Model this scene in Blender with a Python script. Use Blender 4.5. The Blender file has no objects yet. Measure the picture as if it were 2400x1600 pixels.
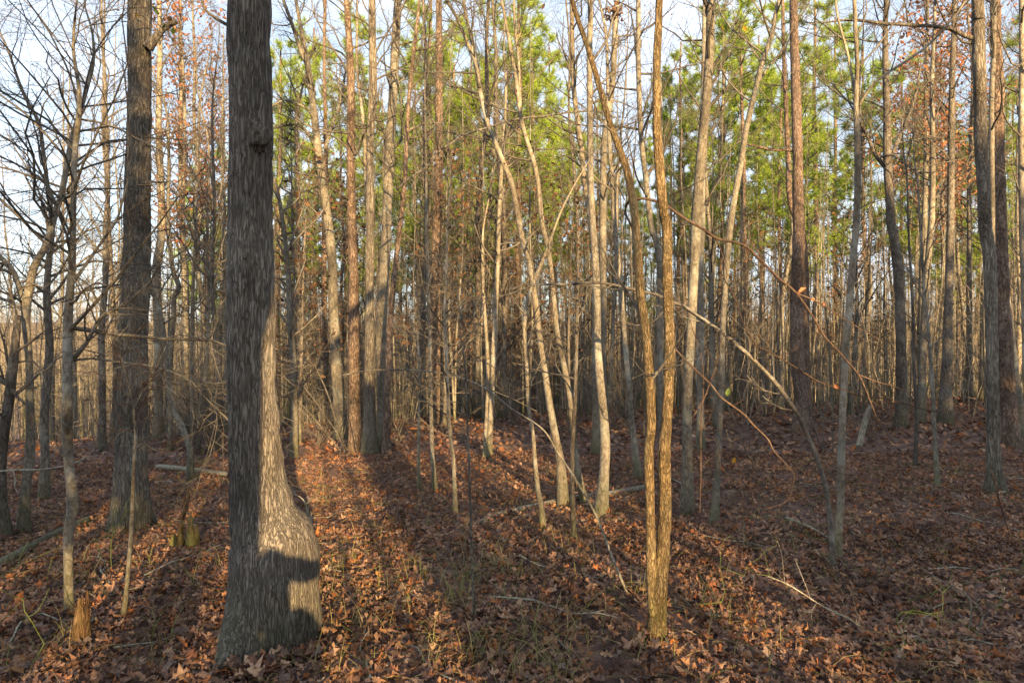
import bpy, math, random
import numpy as np
from mathutils import Vector

SC = bpy.context.scene
COL = SC.collection
PI = math.pi

# ------------------------------------------------------------------ camera, sky, sun, exposure
F, HOR, CX = 1500.0, 800.0, 1200.0          # focal length and horizon in photograph pixels
EYE = 1.9
AZ, EL = math.radians(18.0), math.radians(11.0)     # shadows run 18 degrees to the left of the view axis

cam_d = bpy.data.cameras.new('camera')
cam_d.sensor_width = 36.0
cam_d.lens = 36.0 * F / 2400.0
cam_d.clip_start = 0.05
cam_d.clip_end = 3000
cam = bpy.data.objects.new('camera', cam_d)
COL.objects.link(cam)
cam.location = (0, 0, EYE)
cam.rotation_euler = (PI / 2, 0, 0)
SC.camera = cam

SUN = Vector((math.sin(AZ) * math.cos(EL), -math.cos(AZ) * math.cos(EL), math.sin(EL)))   # towards the sun
W = bpy.data.worlds.new('World')
SC.world = W
W.use_nodes = True
nt = W.node_tree
bg = nt.nodes['Background']
sky = nt.nodes.new('ShaderNodeTexSky')
sky.sky_type = 'NISHITA'
sky.sun_disc = False
sky.sun_elevation = EL
sky.sun_rotation = PI - AZ
sky.air_density = 1.0
sky.dust_density = 1.6
sky.ozone_density = 1.0
# thin high cloud, the same all round the sky
tcw = nt.nodes.new('ShaderNodeTexCoord')
mpw = nt.nodes.new('ShaderNodeMapping')
mpw.inputs['Scale'].default_value = (1.3, 1.3, 3.2)
nzw = nt.nodes.new('ShaderNodeTexNoise')
nzw.inputs['Scale'].default_value = 1.6
nzw.inputs['Detail'].default_value = 6
rmw = nt.nodes.new('ShaderNodeMapRange')
rmw.inputs[1].default_value = 0.35
rmw.inputs[2].default_value = 0.75
rmw.inputs[3].default_value = 0.30
rmw.inputs[4].default_value = 0.9
mxw = nt.nodes.new('ShaderNodeMixRGB')
mxw.inputs['Color2'].default_value = (6.6, 7.2, 8.3, 1)
nt.links.new(tcw.outputs['Generated'], mpw.inputs['Vector'])
nt.links.new(mpw.outputs[0], nzw.inputs['Vector'])
nt.links.new(nzw.outputs['Fac'], rmw.inputs[0])
nt.links.new(rmw.outputs[0], mxw.inputs['Fac'])
nt.links.new(sky.outputs[0], mxw.inputs['Color1'])
nt.links.new(mxw.outputs[0], bg.inputs['Color'])
bg.inputs['Strength'].default_value = 0.066

sun_d = bpy.data.lights.new('sun', 'SUN')
sun_d.energy = 5.0
sun_d.angle = math.radians(0.53)
sun_d.color = (1.0, 0.67, 0.31)
sun = bpy.data.objects.new('sun', sun_d)
COL.objects.link(sun)
sun.rotation_euler = SUN.to_track_quat('Z', 'Y').to_euler()

SC.view_settings.view_transform = 'Standard'
SC.view_settings.look = 'None'
SC.view_settings.exposure = 1.95
SC.view_settings.gamma = 1
SC.view_settings.use_curve_mapping = False
SC.render.engine = 'CYCLES'
SC.cycles.max_bounces = 5
SC.cycles.diffuse_bounces = 3
SC.cycles.glossy_bounces = 2
SC.cycles.transmission_bounces = 3
SC.cycles.transparent_max_bounces = 4
SC.cycles.caustics_reflective = False
SC.cycles.caustics_refractive = False

# ------------------------------------------------------------------ helpers
LAT = np.random.RandomState(7).rand(64, 64)


def vnoise(u, v, pu=64):
    """smooth value noise, periodic in u with period pu lattice cells"""
    u = np.asarray(u, float); v = np.asarray(v, float)
    iu = np.floor(u).astype(int); iv = np.floor(v).astype(int)
    fu = u - iu; fv = v - iv
    fu = fu * fu * (3 - 2 * fu); fv = fv * fv * (3 - 2 * fv)
    a = LAT[(iu % pu) % 64, iv % 64]; b = LAT[((iu + 1) % pu) % 64, iv % 64]
    c = LAT[(iu % pu) % 64, (iv + 1) % 64]; d = LAT[((iu + 1) % pu) % 64, (iv + 1) % 64]
    return (a * (1 - fu) + b * fu) * (1 - fv) + (c * (1 - fu) + d * fu) * fv


def gz(x, y):
    """ground height: nearly level near the camera, falling away past a low crest, a far rise beyond the hollow"""
    x = np.asarray(x, float); y = np.asarray(y, float)
    n = (vnoise(x * 0.23 + 40, y * 0.23 + 40) - 0.5) * 0.22 + (vnoise(x * 0.9 + 11, y * 0.9 + 23) - 0.5) * 0.06
    n = n + (vnoise(x * 4.1 + 5, y * 4.1 + 9) - 0.5) * 0.025
    yc = 17.5 + 0.28 * np.clip(x, -14, 22)
    s = y - yc
    drop = np.where(s > 14, s * 1.0, np.log1p(np.exp(np.clip(s / 2.0, -30, 30))) * 2.0)
    z = n - 0.125 * np.minimum(drop, 45)
    z = z - 0.035 * np.clip(-x - 2.0, 0, 30) * np.clip(y / 8.0, 0, 1)
    far = np.clip(y - 85, 0, 400)
    z = z + 0.075 * far - 0.00004 * far ** 2
    return z


def gz1(x, y):
    return float(gz(np.array([x]), np.array([y]))[0])


def pix(px, py, d):
    return np.array([(px - CX) / F * d, d, EYE + (HOR - py) / F * d])


def hit(px, py):
    """where the ray of a photograph pixel meets the ground"""
    d = np.linspace(2.2, 60, 2400)
    x = (px - CX) / F * d
    z = EYE + (HOR - py) / F * d
    below = np.nonzero(z < gz(x, d))[0]
    return float(d[below[0]]) if len(below) else 30.0


def norm(a):
    return a / np.maximum(np.linalg.norm(a, axis=-1, keepdims=True), 1e-9)


def smooth_path(p, step):
    """Catmull-Rom through rows of p (any number of columns, first three are the position)"""
    p = np.asarray(p, float)
    if len(p) == 2:
        p = np.vstack([p[0], (p[0] + p[1]) / 2, p[1]])
    q = np.vstack([2 * p[0] - p[1], p, 2 * p[-1] - p[-2]])
    out = []
    for i in range(1, len(q) - 2):
        L = np.linalg.norm(q[i + 1, :3] - q[i, :3])
        m = max(2, int(L / step) + 1)
        t = np.linspace(0, 1, m, endpoint=False)[:, None]
        a, b, c, d = q[i - 1], q[i], q[i + 1], q[i + 2]
        out.append(0.5 * (2 * b + (c - a) * t + (2 * a - 5 * b + 4 * c - d) * t ** 2 + (3 * b - a - 3 * c + d) * t ** 3))
    out.append(q[-2][None])
    return np.vstack(out)


class MB:
    """collects vertices and faces, links them as one mesh object"""
    def __init__(s):
        s.V = []; s.F = []; s.n = 0

    def raw(s, v, f):
        v = np.asarray(v, float).reshape(-1, 3)
        s.V.append(v)
        for g in (f if isinstance(f, list) else [f]):
            s.F.append(np.asarray(g, int) + s.n)
        s.n += len(v)

    def tubes(s, P, R, S=3, cap=False, disp=None):
        P = np.asarray(P, float); R = np.asarray(R, float)
        if P.ndim == 2:
            P = P[None]; R = R[None]
        T, N, _ = P.shape
        t = norm(np.gradient(P, axis=1))
        D = norm(P[:, -1] - P[:, 0])
        ref = np.where(np.abs(D[:, 2:3]) > 0.8, np.array([[0.0, 1.0, 0.0]]), np.array([[0.0, 0.0, 1.0]]))
        U = norm(np.cross(t, np.repeat(ref[:, None], N, 1)))
        Vv = np.cross(t, U)
        th = np.arange(S) * 2 * PI / S
        RR = R[:, :, None] * np.ones(S)
        if disp is not None:
            RR = RR + disp
        v = P[:, :, None] + RR[..., None] * (np.cos(th)[None, None, :, None] * U[:, :, None] + np.sin(th)[None, None, :, None] * Vv[:, :, None])
        i = np.arange(T)[:, None, None] * N * S + np.arange(N - 1)[None, :, None] * S + np.arange(S)[None, None, :]
        j = np.arange(T)[:, None, None] * N * S + np.arange(N - 1)[None, :, None] * S + ((np.arange(S) + 1) % S)[None, None, :]
        f = np.stack([i, j, j + S, i + S], -1).reshape(-1, 4)
        fs = [f]
        if cap:
            top = (np.arange(T) * N * S + (N - 1) * S)[:, None] + np.arange(S)[None]
            fs.append(top)
            fs.append(((np.arange(T) * N * S)[:, None] + np.arange(S)[None])[:, ::-1])
        s.raw(v.reshape(-1, 3), fs)

    def mesh(s, name, mat, smooth=True):
        me = bpy.data.meshes.new(name)
        V = np.vstack(s.V)
        loops = np.concatenate([f.reshape(-1) for f in s.F])
        tot = np.concatenate([np.full(len(f), f.shape[1]) for f in s.F])
        st = np.concatenate([[0], np.cumsum(tot)[:-1]])
        me.vertices.add(len(V)); me.vertices.foreach_set('co', V.astype(np.float32).ravel())
        me.loops.add(len(loops)); me.loops.foreach_set('vertex_index', loops.astype(np.int32))
        me.polygons.add(len(tot)); me.polygons.foreach_set('loop_start', st.astype(np.int32))
        me.polygons.foreach_set('loop_total', tot.astype(np.int32))
        me.polygons.foreach_set('use_smooth', np.full(len(tot), smooth))
        me.materials.append(mat)
        me.update(calc_edges=True)
        return me

    def build(s, name, mat, parent=None, smooth=True, kind=None):
        o = bpy.data.objects.new(name, s.mesh(name, mat, smooth))
        COL.objects.link(o)
        if parent is not None:
            o.parent = parent
        if kind:
            o['kind'] = kind
        return o


def thing(name, label, cat, loc, group=None):
    o = bpy.data.objects.new(name, None)
    o.empty_display_size = 0.2
    COL.objects.link(o)
    o.location = loc
    o['label'] = label
    o['category'] = cat
    if group:
        o['group'] = group
    return o


def copy_tree(root, loc, rz, sc, label=None, group=None):
    c = root.copy(); COL.objects.link(c)
    c.location = loc; c.rotation_euler = (0, 0, rz); c.scale = (sc, sc, sc)
    if label:
        c['label'] = label
    if group:
        c['group'] = group
    for ch in KIDS[root.name]:
        d = ch.copy(); COL.objects.link(d); d.parent = c
    return c


KIDS = {}


def grow(rng, P, R, n, t0, t1, L, ang, up, wig, npts, rs, rmax=9.0, flat=0.0):
    """children branches: n per parent, starting between t0 and t1 along it"""
    T, N, _ = P.shape
    M = T * n
    pi = np.repeat(np.arange(T), n)
    t = (t0 + (t1 - t0) * ((np.tile(np.arange(n), T) + rng.rand(M)) / n)) * (N - 1)
    i = np.clip(t.astype(int), 0, N - 2); f = (t - i)[:, None]
    p = P[pi, i] * (1 - f) + P[pi, i + 1] * f
    tg = norm(P[pi, i + 1] - P[pi, i])
    r0 = R[pi, i] * (1 - f[:, 0]) + R[pi, i + 1] * f[:, 0]
    rnd = rng.randn(M, 3)
    rnd[:, 2] *= (1 - flat)
    side = norm(np.cross(tg, rnd)) if flat == 0 else norm(rnd - tg * np.sum(rnd * tg, -1, keepdims=True))
    a = np.radians(ang[0] + (ang[1] - ang[0]) * rng.rand(M))[:, None]
    d = norm(tg * np.cos(a) + side * np.sin(a))
    ln = (L[0] + (L[1] - L[0]) * rng.rand(M) ** 1.4) * (1.15 - 0.6 * t / (N - 1))
    stp = (ln / (npts - 1))[:, None]
    out = [p]
    for k in range(npts - 1):
        d = norm(d + np.array([0, 0, up]) + rng.randn(M, 3) * wig)
        out.append(out[-1] + d * stp)
    Pc = np.stack(out, 1)
    rb = np.minimum(r0 * rs, rmax)
    Rc = rb[:, None] * np.linspace(1, 0.28, npts)[None]
    return Pc, Rc


def scatter_leaves(mb, rng, P, n, size, spread=0.08, ang=1.0):
    """n small bent leaves round the outer half of every branch of P"""
    T, N, _ = P.shape
    pi = rng.randint(0, T, n)
    t = rng.uniform(0.35, 1, n) * (N - 1)
    i = np.clip(t.astype(int), 0, N - 2); f = (t - i)[:, None]
    c = P[pi, i] * (1 - f) + P[pi, i + 1] * f + rng.randn(n, 3) * spread
    put_leaves(mb, rng, c, size)


def put_leaves(mb, rng, c, size, drop=0.0):
    n = len(c)
    a = norm(rng.randn(n, 3) + np.array([0, 0, -drop]))
    b = norm(np.cross(a, rng.randn(n, 3)))
    nn = np.cross(a, b)
    s = (size * rng.uniform(0.6, 1.3, n))[:, None]
    v = np.stack([c - a * s * .5, c + b * s * .28 + nn * s * .1, c + a * s * .5, c - b * s * .28 + nn * s * .1], 1)
    k = np.arange(n)[:, None] * 4
    mb.raw(v.reshape(-1, 3), [np.concatenate([k + np.array([[0, 1, 2]]), k + np.array([[0, 2, 3]])])])


def needles(mb, rng, c, d, k, L, w):
    """needle tufts at points c, pointing along d"""
    n = len(c)
    cc = np.repeat(c, k, 0); dd = np.repeat(d, k, 0)
    q = norm(dd * 0.55 + rng.randn(n * k, 3) * 0.75 + np.array([0, 0, 0.15]))
    s = norm(np.cross(q, rng.randn(n * k, 3)))
    ln = (L * rng.uniform(0.7, 1.2, n * k))[:, None]
    v = np.stack([cc + s * w, cc - s * w, cc + q * ln], 1)
    mb.raw(v.reshape(-1, 3), [np.arange(n * k * 3).reshape(-1, 3)])


# ------------------------------------------------------------------ materials
class NT:
    def __init__(s, name):
        s.m = bpy.data.materials.new(name)
        s.m.use_nodes = True
        s.t = s.m.node_tree
        s.b = s.t.nodes['Principled BSDF']

    def n(s, kind, **kw):
        nd = s.t.nodes.new('ShaderNode' + kind)
        for k, v in kw.items():
            if k in nd.inputs:
                nd.inputs[k].default_value = v
            else:
                setattr(nd, k, v)
        return nd

    def l(s, a, b):
        s.t.links.new(a, b)

    def ramp(s, fac, stops):
        r = s.n('ValToRGB')
        e = r.color_ramp.elements
        while len(e) < len(stops):
            e.new(0.5)
        for x, (p, c) in zip(e, stops):
            x.position = p
            x.color = (*c, 1) if len(c) == 3 else c
        s.l(fac, r.inputs['Fac'])
        return r.outputs['Color']

    def mix(s, fac, a, b, mode='MIX'):
        m = s.n('MixRGB', blend_type=mode)
        for sock, v in ((m.inputs['Fac'], fac), (m.inputs['Color1'], a), (m.inputs['Color2'], b)):
            if hasattr(v, 'is_linked'):
                s.l(v, sock)
            elif isinstance(v, (int, float)):
                sock.default_value = v
            else:
                sock.default_value = (*v, 1)
        return m.outputs['Color']

    def rng(s, v, a, b, c, d):
        r = s.n('MapRange')
        s.l(v, r.inputs[0])
        for i, x in zip((1, 2, 3, 4), (a, b, c, d)):
            r.inputs[i].default_value = x
        return r.outputs[0]

    def math(s, op, a, b):
        m = s.n('Math', operation=op)
        for i, v in enumerate((a, b)):
            if hasattr(v, 'is_linked'):
                s.l(v, m.inputs[i])
            else:
                m.inputs[i].default_value = v
        return m.outputs[0]


def bark(name, dark, mid, light, scale=14.0, stretch=0.22, bump=0.5, lichen=(0.36, 0.38, 0.33), lich=0.35, moss=0.4, furrow=0.6, fs=1.5):
    k = NT(name)
    tc = k.n('TexCoord')
    oi = k.n('ObjectInfo')
    off = k.n('VectorMath', operation='ADD')
    k.l(tc.outputs['Object'], off.inputs[0]); k.l(oi.outputs['Random'], off.inputs[1])
    mp = k.n('Mapping', Scale=(scale, scale, scale * stretch))
    k.l(off.outputs[0], mp.inputs['Vector'])
    n1 = k.n('TexNoise', Scale=1.6, Detail=8.0, Roughness=0.7, Distortion=0.3)
    k.l(mp.outputs[0], n1.inputs['Vector'])
    n5 = k.n('TexNoise', Scale=fs, Detail=3.0, Roughness=0.55, Distortion=0.5)
    k.l(mp.outputs[0], n5.inputs['Vector'])
    fr = k.rng(k.math('ABSOLUTE', k.math('SUBTRACT', n5.outputs['Fac'], 0.5), 0), 0.0, 0.085, 0, 1)
    n6 = k.n('TexNoise', Scale=fs * 0.42, Detail=2.0, Roughness=0.5, Distortion=0.4)
    k.l(mp.outputs[0], n6.inputs['Vector'])
    fr2 = k.rng(k.math('ABSOLUTE', k.math('SUBTRACT', n6.outputs['Fac'], 0.5), 0), 0.0, 0.05, 0.35, 1)
    fr = k.math('MULTIPLY', fr, fr2)
    h = k.math('ADD', k.math('MULTIPLY', fr, furrow), k.math('MULTIPLY', n1.outputs['Fac'], 1.0))
    col = k.ramp(k.rng(h, 0.35, 0.35 + furrow + 0.35, 0, 1), [(0.0, dark), (0.45, mid), (1.0, light)])
    n2 = k.n('TexNoise', Scale=5.0, Detail=5.0, Roughness=0.7)
    k.l(off.outputs[0], n2.inputs['Vector'])
    col = k.mix(k.rng(n2.outputs['Fac'], 0.52, 0.64, 0, lich), col, lichen)
    n3 = k.n('TexNoise', Scale=1.3, Detail=2.0)
    k.l(off.outputs[0], n3.inputs['Vector'])
    sep = k.n('SeparateXYZ'); k.l(tc.outputs['Object'], sep.inputs[0])
    mz = k.math('MULTIPLY', k.rng(sep.outputs['Z'], 0.0, 0.55, 1, 0), k.rng(n2.outputs['Fac'], 0.35, 0.6, 0.2, 1))
    col = k.mix(k.math('MULTIPLY', mz, moss), col, (0.075, 0.085, 0.018))
    v = k.math('ADD', k.math('MULTIPLY', oi.outputs['Random'], 0.4), k.rng(n3.outputs['Fac'], 0.3, 0.7, 0.0, 0.7))
    gain = k.n('HueSaturation'); k.l(col, gain.inputs['Color']); k.l(k.math('ADD', v, 0.45), gain.inputs['Value'])
    k.l(gain.outputs[0], k.b.inputs['Base Color'])
    k.b.inputs['Roughness'].default_value = 0.9
    k.b.inputs['Specular IOR Level'].default_value = 0.15
    bp = k.n('Bump', Strength=bump, Distance=0.02)
    k.l(h, bp.inputs['Height']); k.l(bp.outputs[0], k.b.inputs['Normal'])
    return k.m


def plain(name, cols, rough=0.8, island=True, trans=0.0, spec=0.2, patch=0.0):
    """leaves, twigs, grass: colour differs from piece to piece"""
    k = NT(name)
    oi = k.n('ObjectInfo')
    if island:
        ge = k.n('NewGeometry')
        v = k.math('FRACT', k.math('ADD', ge.outputs['Random Per Island'], k.math('MULTIPLY', oi.outputs['Random'], 3.7)), 0)
    else:
        v = oi.outputs['Random']
    n = len(cols)
    col = k.ramp(v, [(i / (n - 1), c) for i, c in enumerate(cols)])
    tc = k.n('TexCoord')
    nz = k.n('TexNoise', Scale=30.0, Detail=3.0)
    k.l(tc.outputs['Object'], nz.inputs['Vector'])
    g = k.n('HueSaturation'); k.l(col, g.inputs['Color']); val = k.rng(nz.outputs['Fac'], 0.3, 0.7, 0.75, 1.25)
    if patch:                                   # damp, matted and fresher patches
        np_ = k.n('TexNoise', Scale=1.1, Detail=3.0)
        k.l(tc.outputs['Object'], np_.inputs['Vector'])
        val = k.math('MULTIPLY', val, k.rng(np_.outputs['Fac'], 0.35, 0.65, 0.62, 1.25))
    k.l(val, g.inputs['Value'])
    k.l(g.outputs[0], k.b.inputs['Base Color'])
    k.b.inputs['Roughness'].default_value = rough
    k.b.inputs['Specular IOR Level'].default_value = spec
    if trans:
        tr = k.n('BsdfTranslucent'); k.l(g.outputs[0], tr.inputs['Color'])
        ms = k.n('MixShader', Fac=trans)
        k.l(k.b.outputs[0], ms.inputs[1]); k.l(tr.outputs[0], ms.inputs[2])
        k.l(ms.outputs[0], k.t.nodes['Material Output'].inputs['Surface'])
    return k.m


M_OAK = bark('bark_furrowed_grey', (0.05, 0.044, 0.038), (0.175, 0.155, 0.132), (0.275, 0.245, 0.21), 30, 0.11, 1.0, (0.22, 0.22, 0.19), 0.25, 0.5, 0.7, 2.0)
M_OAK2 = bark('bark_plated_grey', (0.05, 0.042, 0.035), (0.155, 0.135, 0.112), (0.26, 0.235, 0.19), 26, 0.11, 1.0, (0.25, 0.26, 0.22), 0.25, 0.5, 0.7, 1.9)
M_GREY = bark('bark_smooth_grey', (0.05, 0.045, 0.037), (0.145, 0.13, 0.106), (0.235, 0.215, 0.175), 16, 0.5, 0.5, (0.27, 0.285, 0.25), 0.5, 0.7, 0.35)
M_PALE = bark('bark_pale_tan', (0.07, 0.058, 0.044), (0.195, 0.168, 0.126), (0.30, 0.265, 0.205), 18, 0.5, 0.5, (0.32, 0.32, 0.28), 0.75, 0.8, 0.3)
M_GOLD = bark('bark_corky_tan', (0.07, 0.048, 0.026), (0.20, 0.142, 0.075), (0.32, 0.235, 0.125), 34, 0.22, 1.0, (0.22, 0.21, 0.12), 0.35, 0.7, 0.6, 1.9)
M_PINE = bark('bark_reddish_pine', (0.05, 0.036, 0.029), (0.155, 0.11, 0.085), (0.26, 0.195, 0.15), 15, 0.35, 0.8, (0.26, 0.22, 0.19), 0.25, 0.2, 0.9)
M_DARK = bark('bark_dark_brown', (0.03, 0.026, 0.022), (0.11, 0.095, 0.08), (0.20, 0.175, 0.145), 20, 0.3, 0.6, (0.28, 0.29, 0.25), 0.35, 0.6, 0.6)
M_TWIG = bark('bark_thin_branches', (0.045, 0.038, 0.033), (0.098, 0.086, 0.072), (0.155, 0.14, 0.118), 22, 0.5, 0.2, (0.33, 0.33, 0.28), 0.3, 0.0, 0.3)
M_RED = bark('bark_reddish_vine', (0.032, 0.022, 0.018), (0.068, 0.044, 0.034), (0.115, 0.08, 0.062), 24, 0.4, 0.4, (0.25, 0.2, 0.15), 0.2, 0.0, 0.4)
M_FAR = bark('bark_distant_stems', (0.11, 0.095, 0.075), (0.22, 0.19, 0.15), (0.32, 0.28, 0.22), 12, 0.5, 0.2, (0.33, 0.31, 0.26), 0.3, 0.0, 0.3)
M_DEAD = bark('weathered_dead_wood', (0.08, 0.065, 0.05), (0.25, 0.22, 0.18), (0.38, 0.35, 0.30), 20, 0.4, 0.5, (0.35, 0.38, 0.32), 0.5, 0.3, 0.5)
M_ROT = bark('rotten_stump_wood', (0.035, 0.02, 0.011), (0.10, 0.054, 0.03), (0.165, 0.10, 0.06), 30, 0.12, 0.9, (0.22, 0.15, 0.08), 0.3, 0.3, 0.7)
M_MOSSY = bark('mossy_stump_wood', (0.05, 0.035, 0.015), (0.19, 0.13, 0.055), (0.29, 0.21, 0.09), 30, 0.3, 0.6, (0.25, 0.28, 0.07), 0.5, 0.6, 0.5)
M_VINE = plain('green_briar_stem', [(0.09, 0.12, 0.03), (0.13, 0.16, 0.04)], 0.6)
M_LITTER = plain('dry_oak_leaf', [(0.045, 0.027, 0.022), (0.15, 0.092, 0.074), (0.30, 0.175, 0.112), (0.08, 0.046, 0.036), (0.205, 0.105, 0.072), (0.40, 0.26, 0.165), (0.115, 0.066, 0.05),
                                  (0.34, 0.12, 0.035), (0.19, 0.14, 0.115), (0.065, 0.038, 0.031), (0.36, 0.195, 0.095), (0.175, 0.10, 0.075)], 0.6, True, 0.25, 0.2, 0.9)
M_RUST = plain('rust_brown_leaf', [(0.30, 0.115, 0.055), (0.19, 0.08, 0.045), (0.36, 0.18, 0.09), (0.24, 0.11, 0.07)], 0.7, True, 0.25)
M_BROWN = plain('withered_brown_leaf', [(0.10, 0.055, 0.03), (0.16, 0.09, 0.05), (0.07, 0.04, 0.028)], 0.8, True, 0.2)
M_NEEDLE = plain('pine_needle', [(0.29, 0.40, 0.06), (0.21, 0.32, 0.05), (0.39, 0.47, 0.07), (0.14, 0.24, 0.055)], 0.5, True, 0.42)
M_GREENLEAF = plain('green_leaf', [(0.06, 0.10, 0.02), (0.10, 0.14, 0.03)], 0.5, True, 0.3)
M_YELLOW = plain('yellow_leaf', [(0.45, 0.30, 0.03), (0.5, 0.24, 0.03)], 0.6, True, 0.4)
M_GRASS = plain('dry_grass_blade', [(0.17, 0.18, 0.05), (0.34, 0.27, 0.13), (0.14, 0.18, 0.035), (0.27, 0.22, 0.11)], 0.7, True, 0.3)


def ground_material():
    k = NT('leaf_covered_soil')
    tc = k.n('TexCoord')
    vo = k.n('TexVoronoi', Scale=11.0, Randomness=1.0)
    nz = k.n('TexNoise', Scale=0.6, Detail=5.0)
    n4 = k.n('TexNoise', Scale=24.0, Detail=5.0, Roughness=0.7)
    for x in (nz, n4):
        k.l(tc.outputs['Object'], x.inputs['Vector'])
    wv = k.mix(0.06, tc.outputs['Object'], n4.outputs['Color'], 'LINEAR_LIGHT')
    k.l(wv, vo.inputs['Vector'])
    sep = k.n('SeparateColor'); k.l(vo.outputs['Color'], sep.inputs[0])
    col = k.ramp(sep.outputs[0], [(0.0, (0.05, 0.028, 0.022)), (0.35, (0.10, 0.055, 0.042)), (0.6, (0.16, 0.09, 0.06)), (0.8, (0.12, 0.06, 0.04)), (1.0, (0.2, 0.13, 0.085))])
    col = k.mix(k.rng(nz.outputs['Fac'], 0.35, 0.7, 0, 0.5), col, (0.07, 0.04, 0.03))
    k.l(col, k.b.inputs['Base Color'])
    k.b.inputs['Roughness'].default_value = 0.9
    bp = k.n('Bump', Strength=0.8, Distance=0.05)
    k.l(k.math('ADD', vo.outputs['Distance'], n4.outputs['Fac']), bp.inputs['Height'])
    k.l(bp.outputs[0], k.b.inputs['Normal'])
    return k.m


def hill_material():
    k = NT('far_wooded_slope')
    tc = k.n('TexCoord')
    nz = k.n('TexNoise', Scale=0.35, Detail=8.0, Roughness=0.7)
    k.l(tc.outputs['Object'], nz.inputs['Vector'])
    col = k.ramp(nz.outputs['Fac'], [(0.3, (0.14, 0.085, 0.055)), (0.5, (0.28, 0.19, 0.12)), (0.7, (0.36, 0.26, 0.17))])
    k.l(col, k.b.inputs['Base Color'])
    k.b.inputs['Roughness'].default_value = 1.0
    return k.m


# ------------------------------------------------------------------ the ground
def axis(a, b, fine0, fine1, step, grow_by):
    v = [fine0]
    while v[-1] < fine1:
        v.append(v[-1] + step)
    s = step
    while v[-1] < b:
        s *= grow_by; v.append(v[-1] + s)
    s = step
    lo = [fine0]
    while lo[-1] > a:
        s *= grow_by; lo.append(lo[-1] - s)
    return np.array(lo[::-1][:-1] + v)


gx = axis(-420, 420, -9, 9, 0.11, 1.06)
gy = axis(-160, 420, 1.5, 13, 0.11, 1.05)
X, Y = np.meshgrid(gx, gy)
Z = gz(X, Y)
mb = MB()
nx, ny = len(gx), len(gy)
i = (np.arange(ny - 1)[:, None] * nx + np.arange(nx - 1)[None]).ravel()
mb.raw(np.stack([X, Y, Z], -1).reshape(-1, 3), np.stack([i, i + 1, i + nx + 1, i + nx], -1))
ground = mb.build('ground', ground_material(), kind='structure')

# ------------------------------------------------------------------ traced trees
RS = random.Random(5)


def trunk_mesh(mb, pts, S, step, relief=0.0, cells=16, lump=0.05, zc=11.0, seed=0.0, lobes=0.0):
    """pts rows: x, y, z, r"""
    q = smooth_path(pts, step)
    P, R = q[:, :3], np.maximum(q[:, 3], 0.002)
    N = len(P)
    th = np.arange(S) / S
    zz = np.concatenate([[0], np.cumsum(np.linalg.norm(np.diff(P, axis=0), axis=1))])
    U, Zg = np.meshgrid(th, zz)
    d = (vnoise(U * 4, Zg * 3.0 + seed, 4) - 0.5) * 2 * lump * R[:, None]
    d = d + (vnoise(U * 7, Zg * 9.0 + seed + 7, 7) - 0.5) * lump * R[:, None]
    if lobes:
        d = d + lobes * np.exp(-np.maximum(Zg - 0.12, 0) / 0.26) * (np.abs(vnoise(U * 7 + 2.3, Zg * .5 + 4, 7) - .5) * 2.6 - .55)
    if relief:
        w = vnoise(U * 9, Zg * 5 + seed, 9) * 1.4
        a = vnoise(U * cells + w * 0.8, Zg * zc + seed * 3, cells)
        b = vnoise(U * cells * 2, Zg * zc * 2.3 + seed, cells * 2)
        rid = np.clip(np.abs(a - 0.5) * 5, 0, 1)
        d = d + relief * (rid - 0.6 + 0.5 * (b - 0.5))
    mb.tubes(P, R, S, cap=True, disp=d[None])
    return P, R


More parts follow.
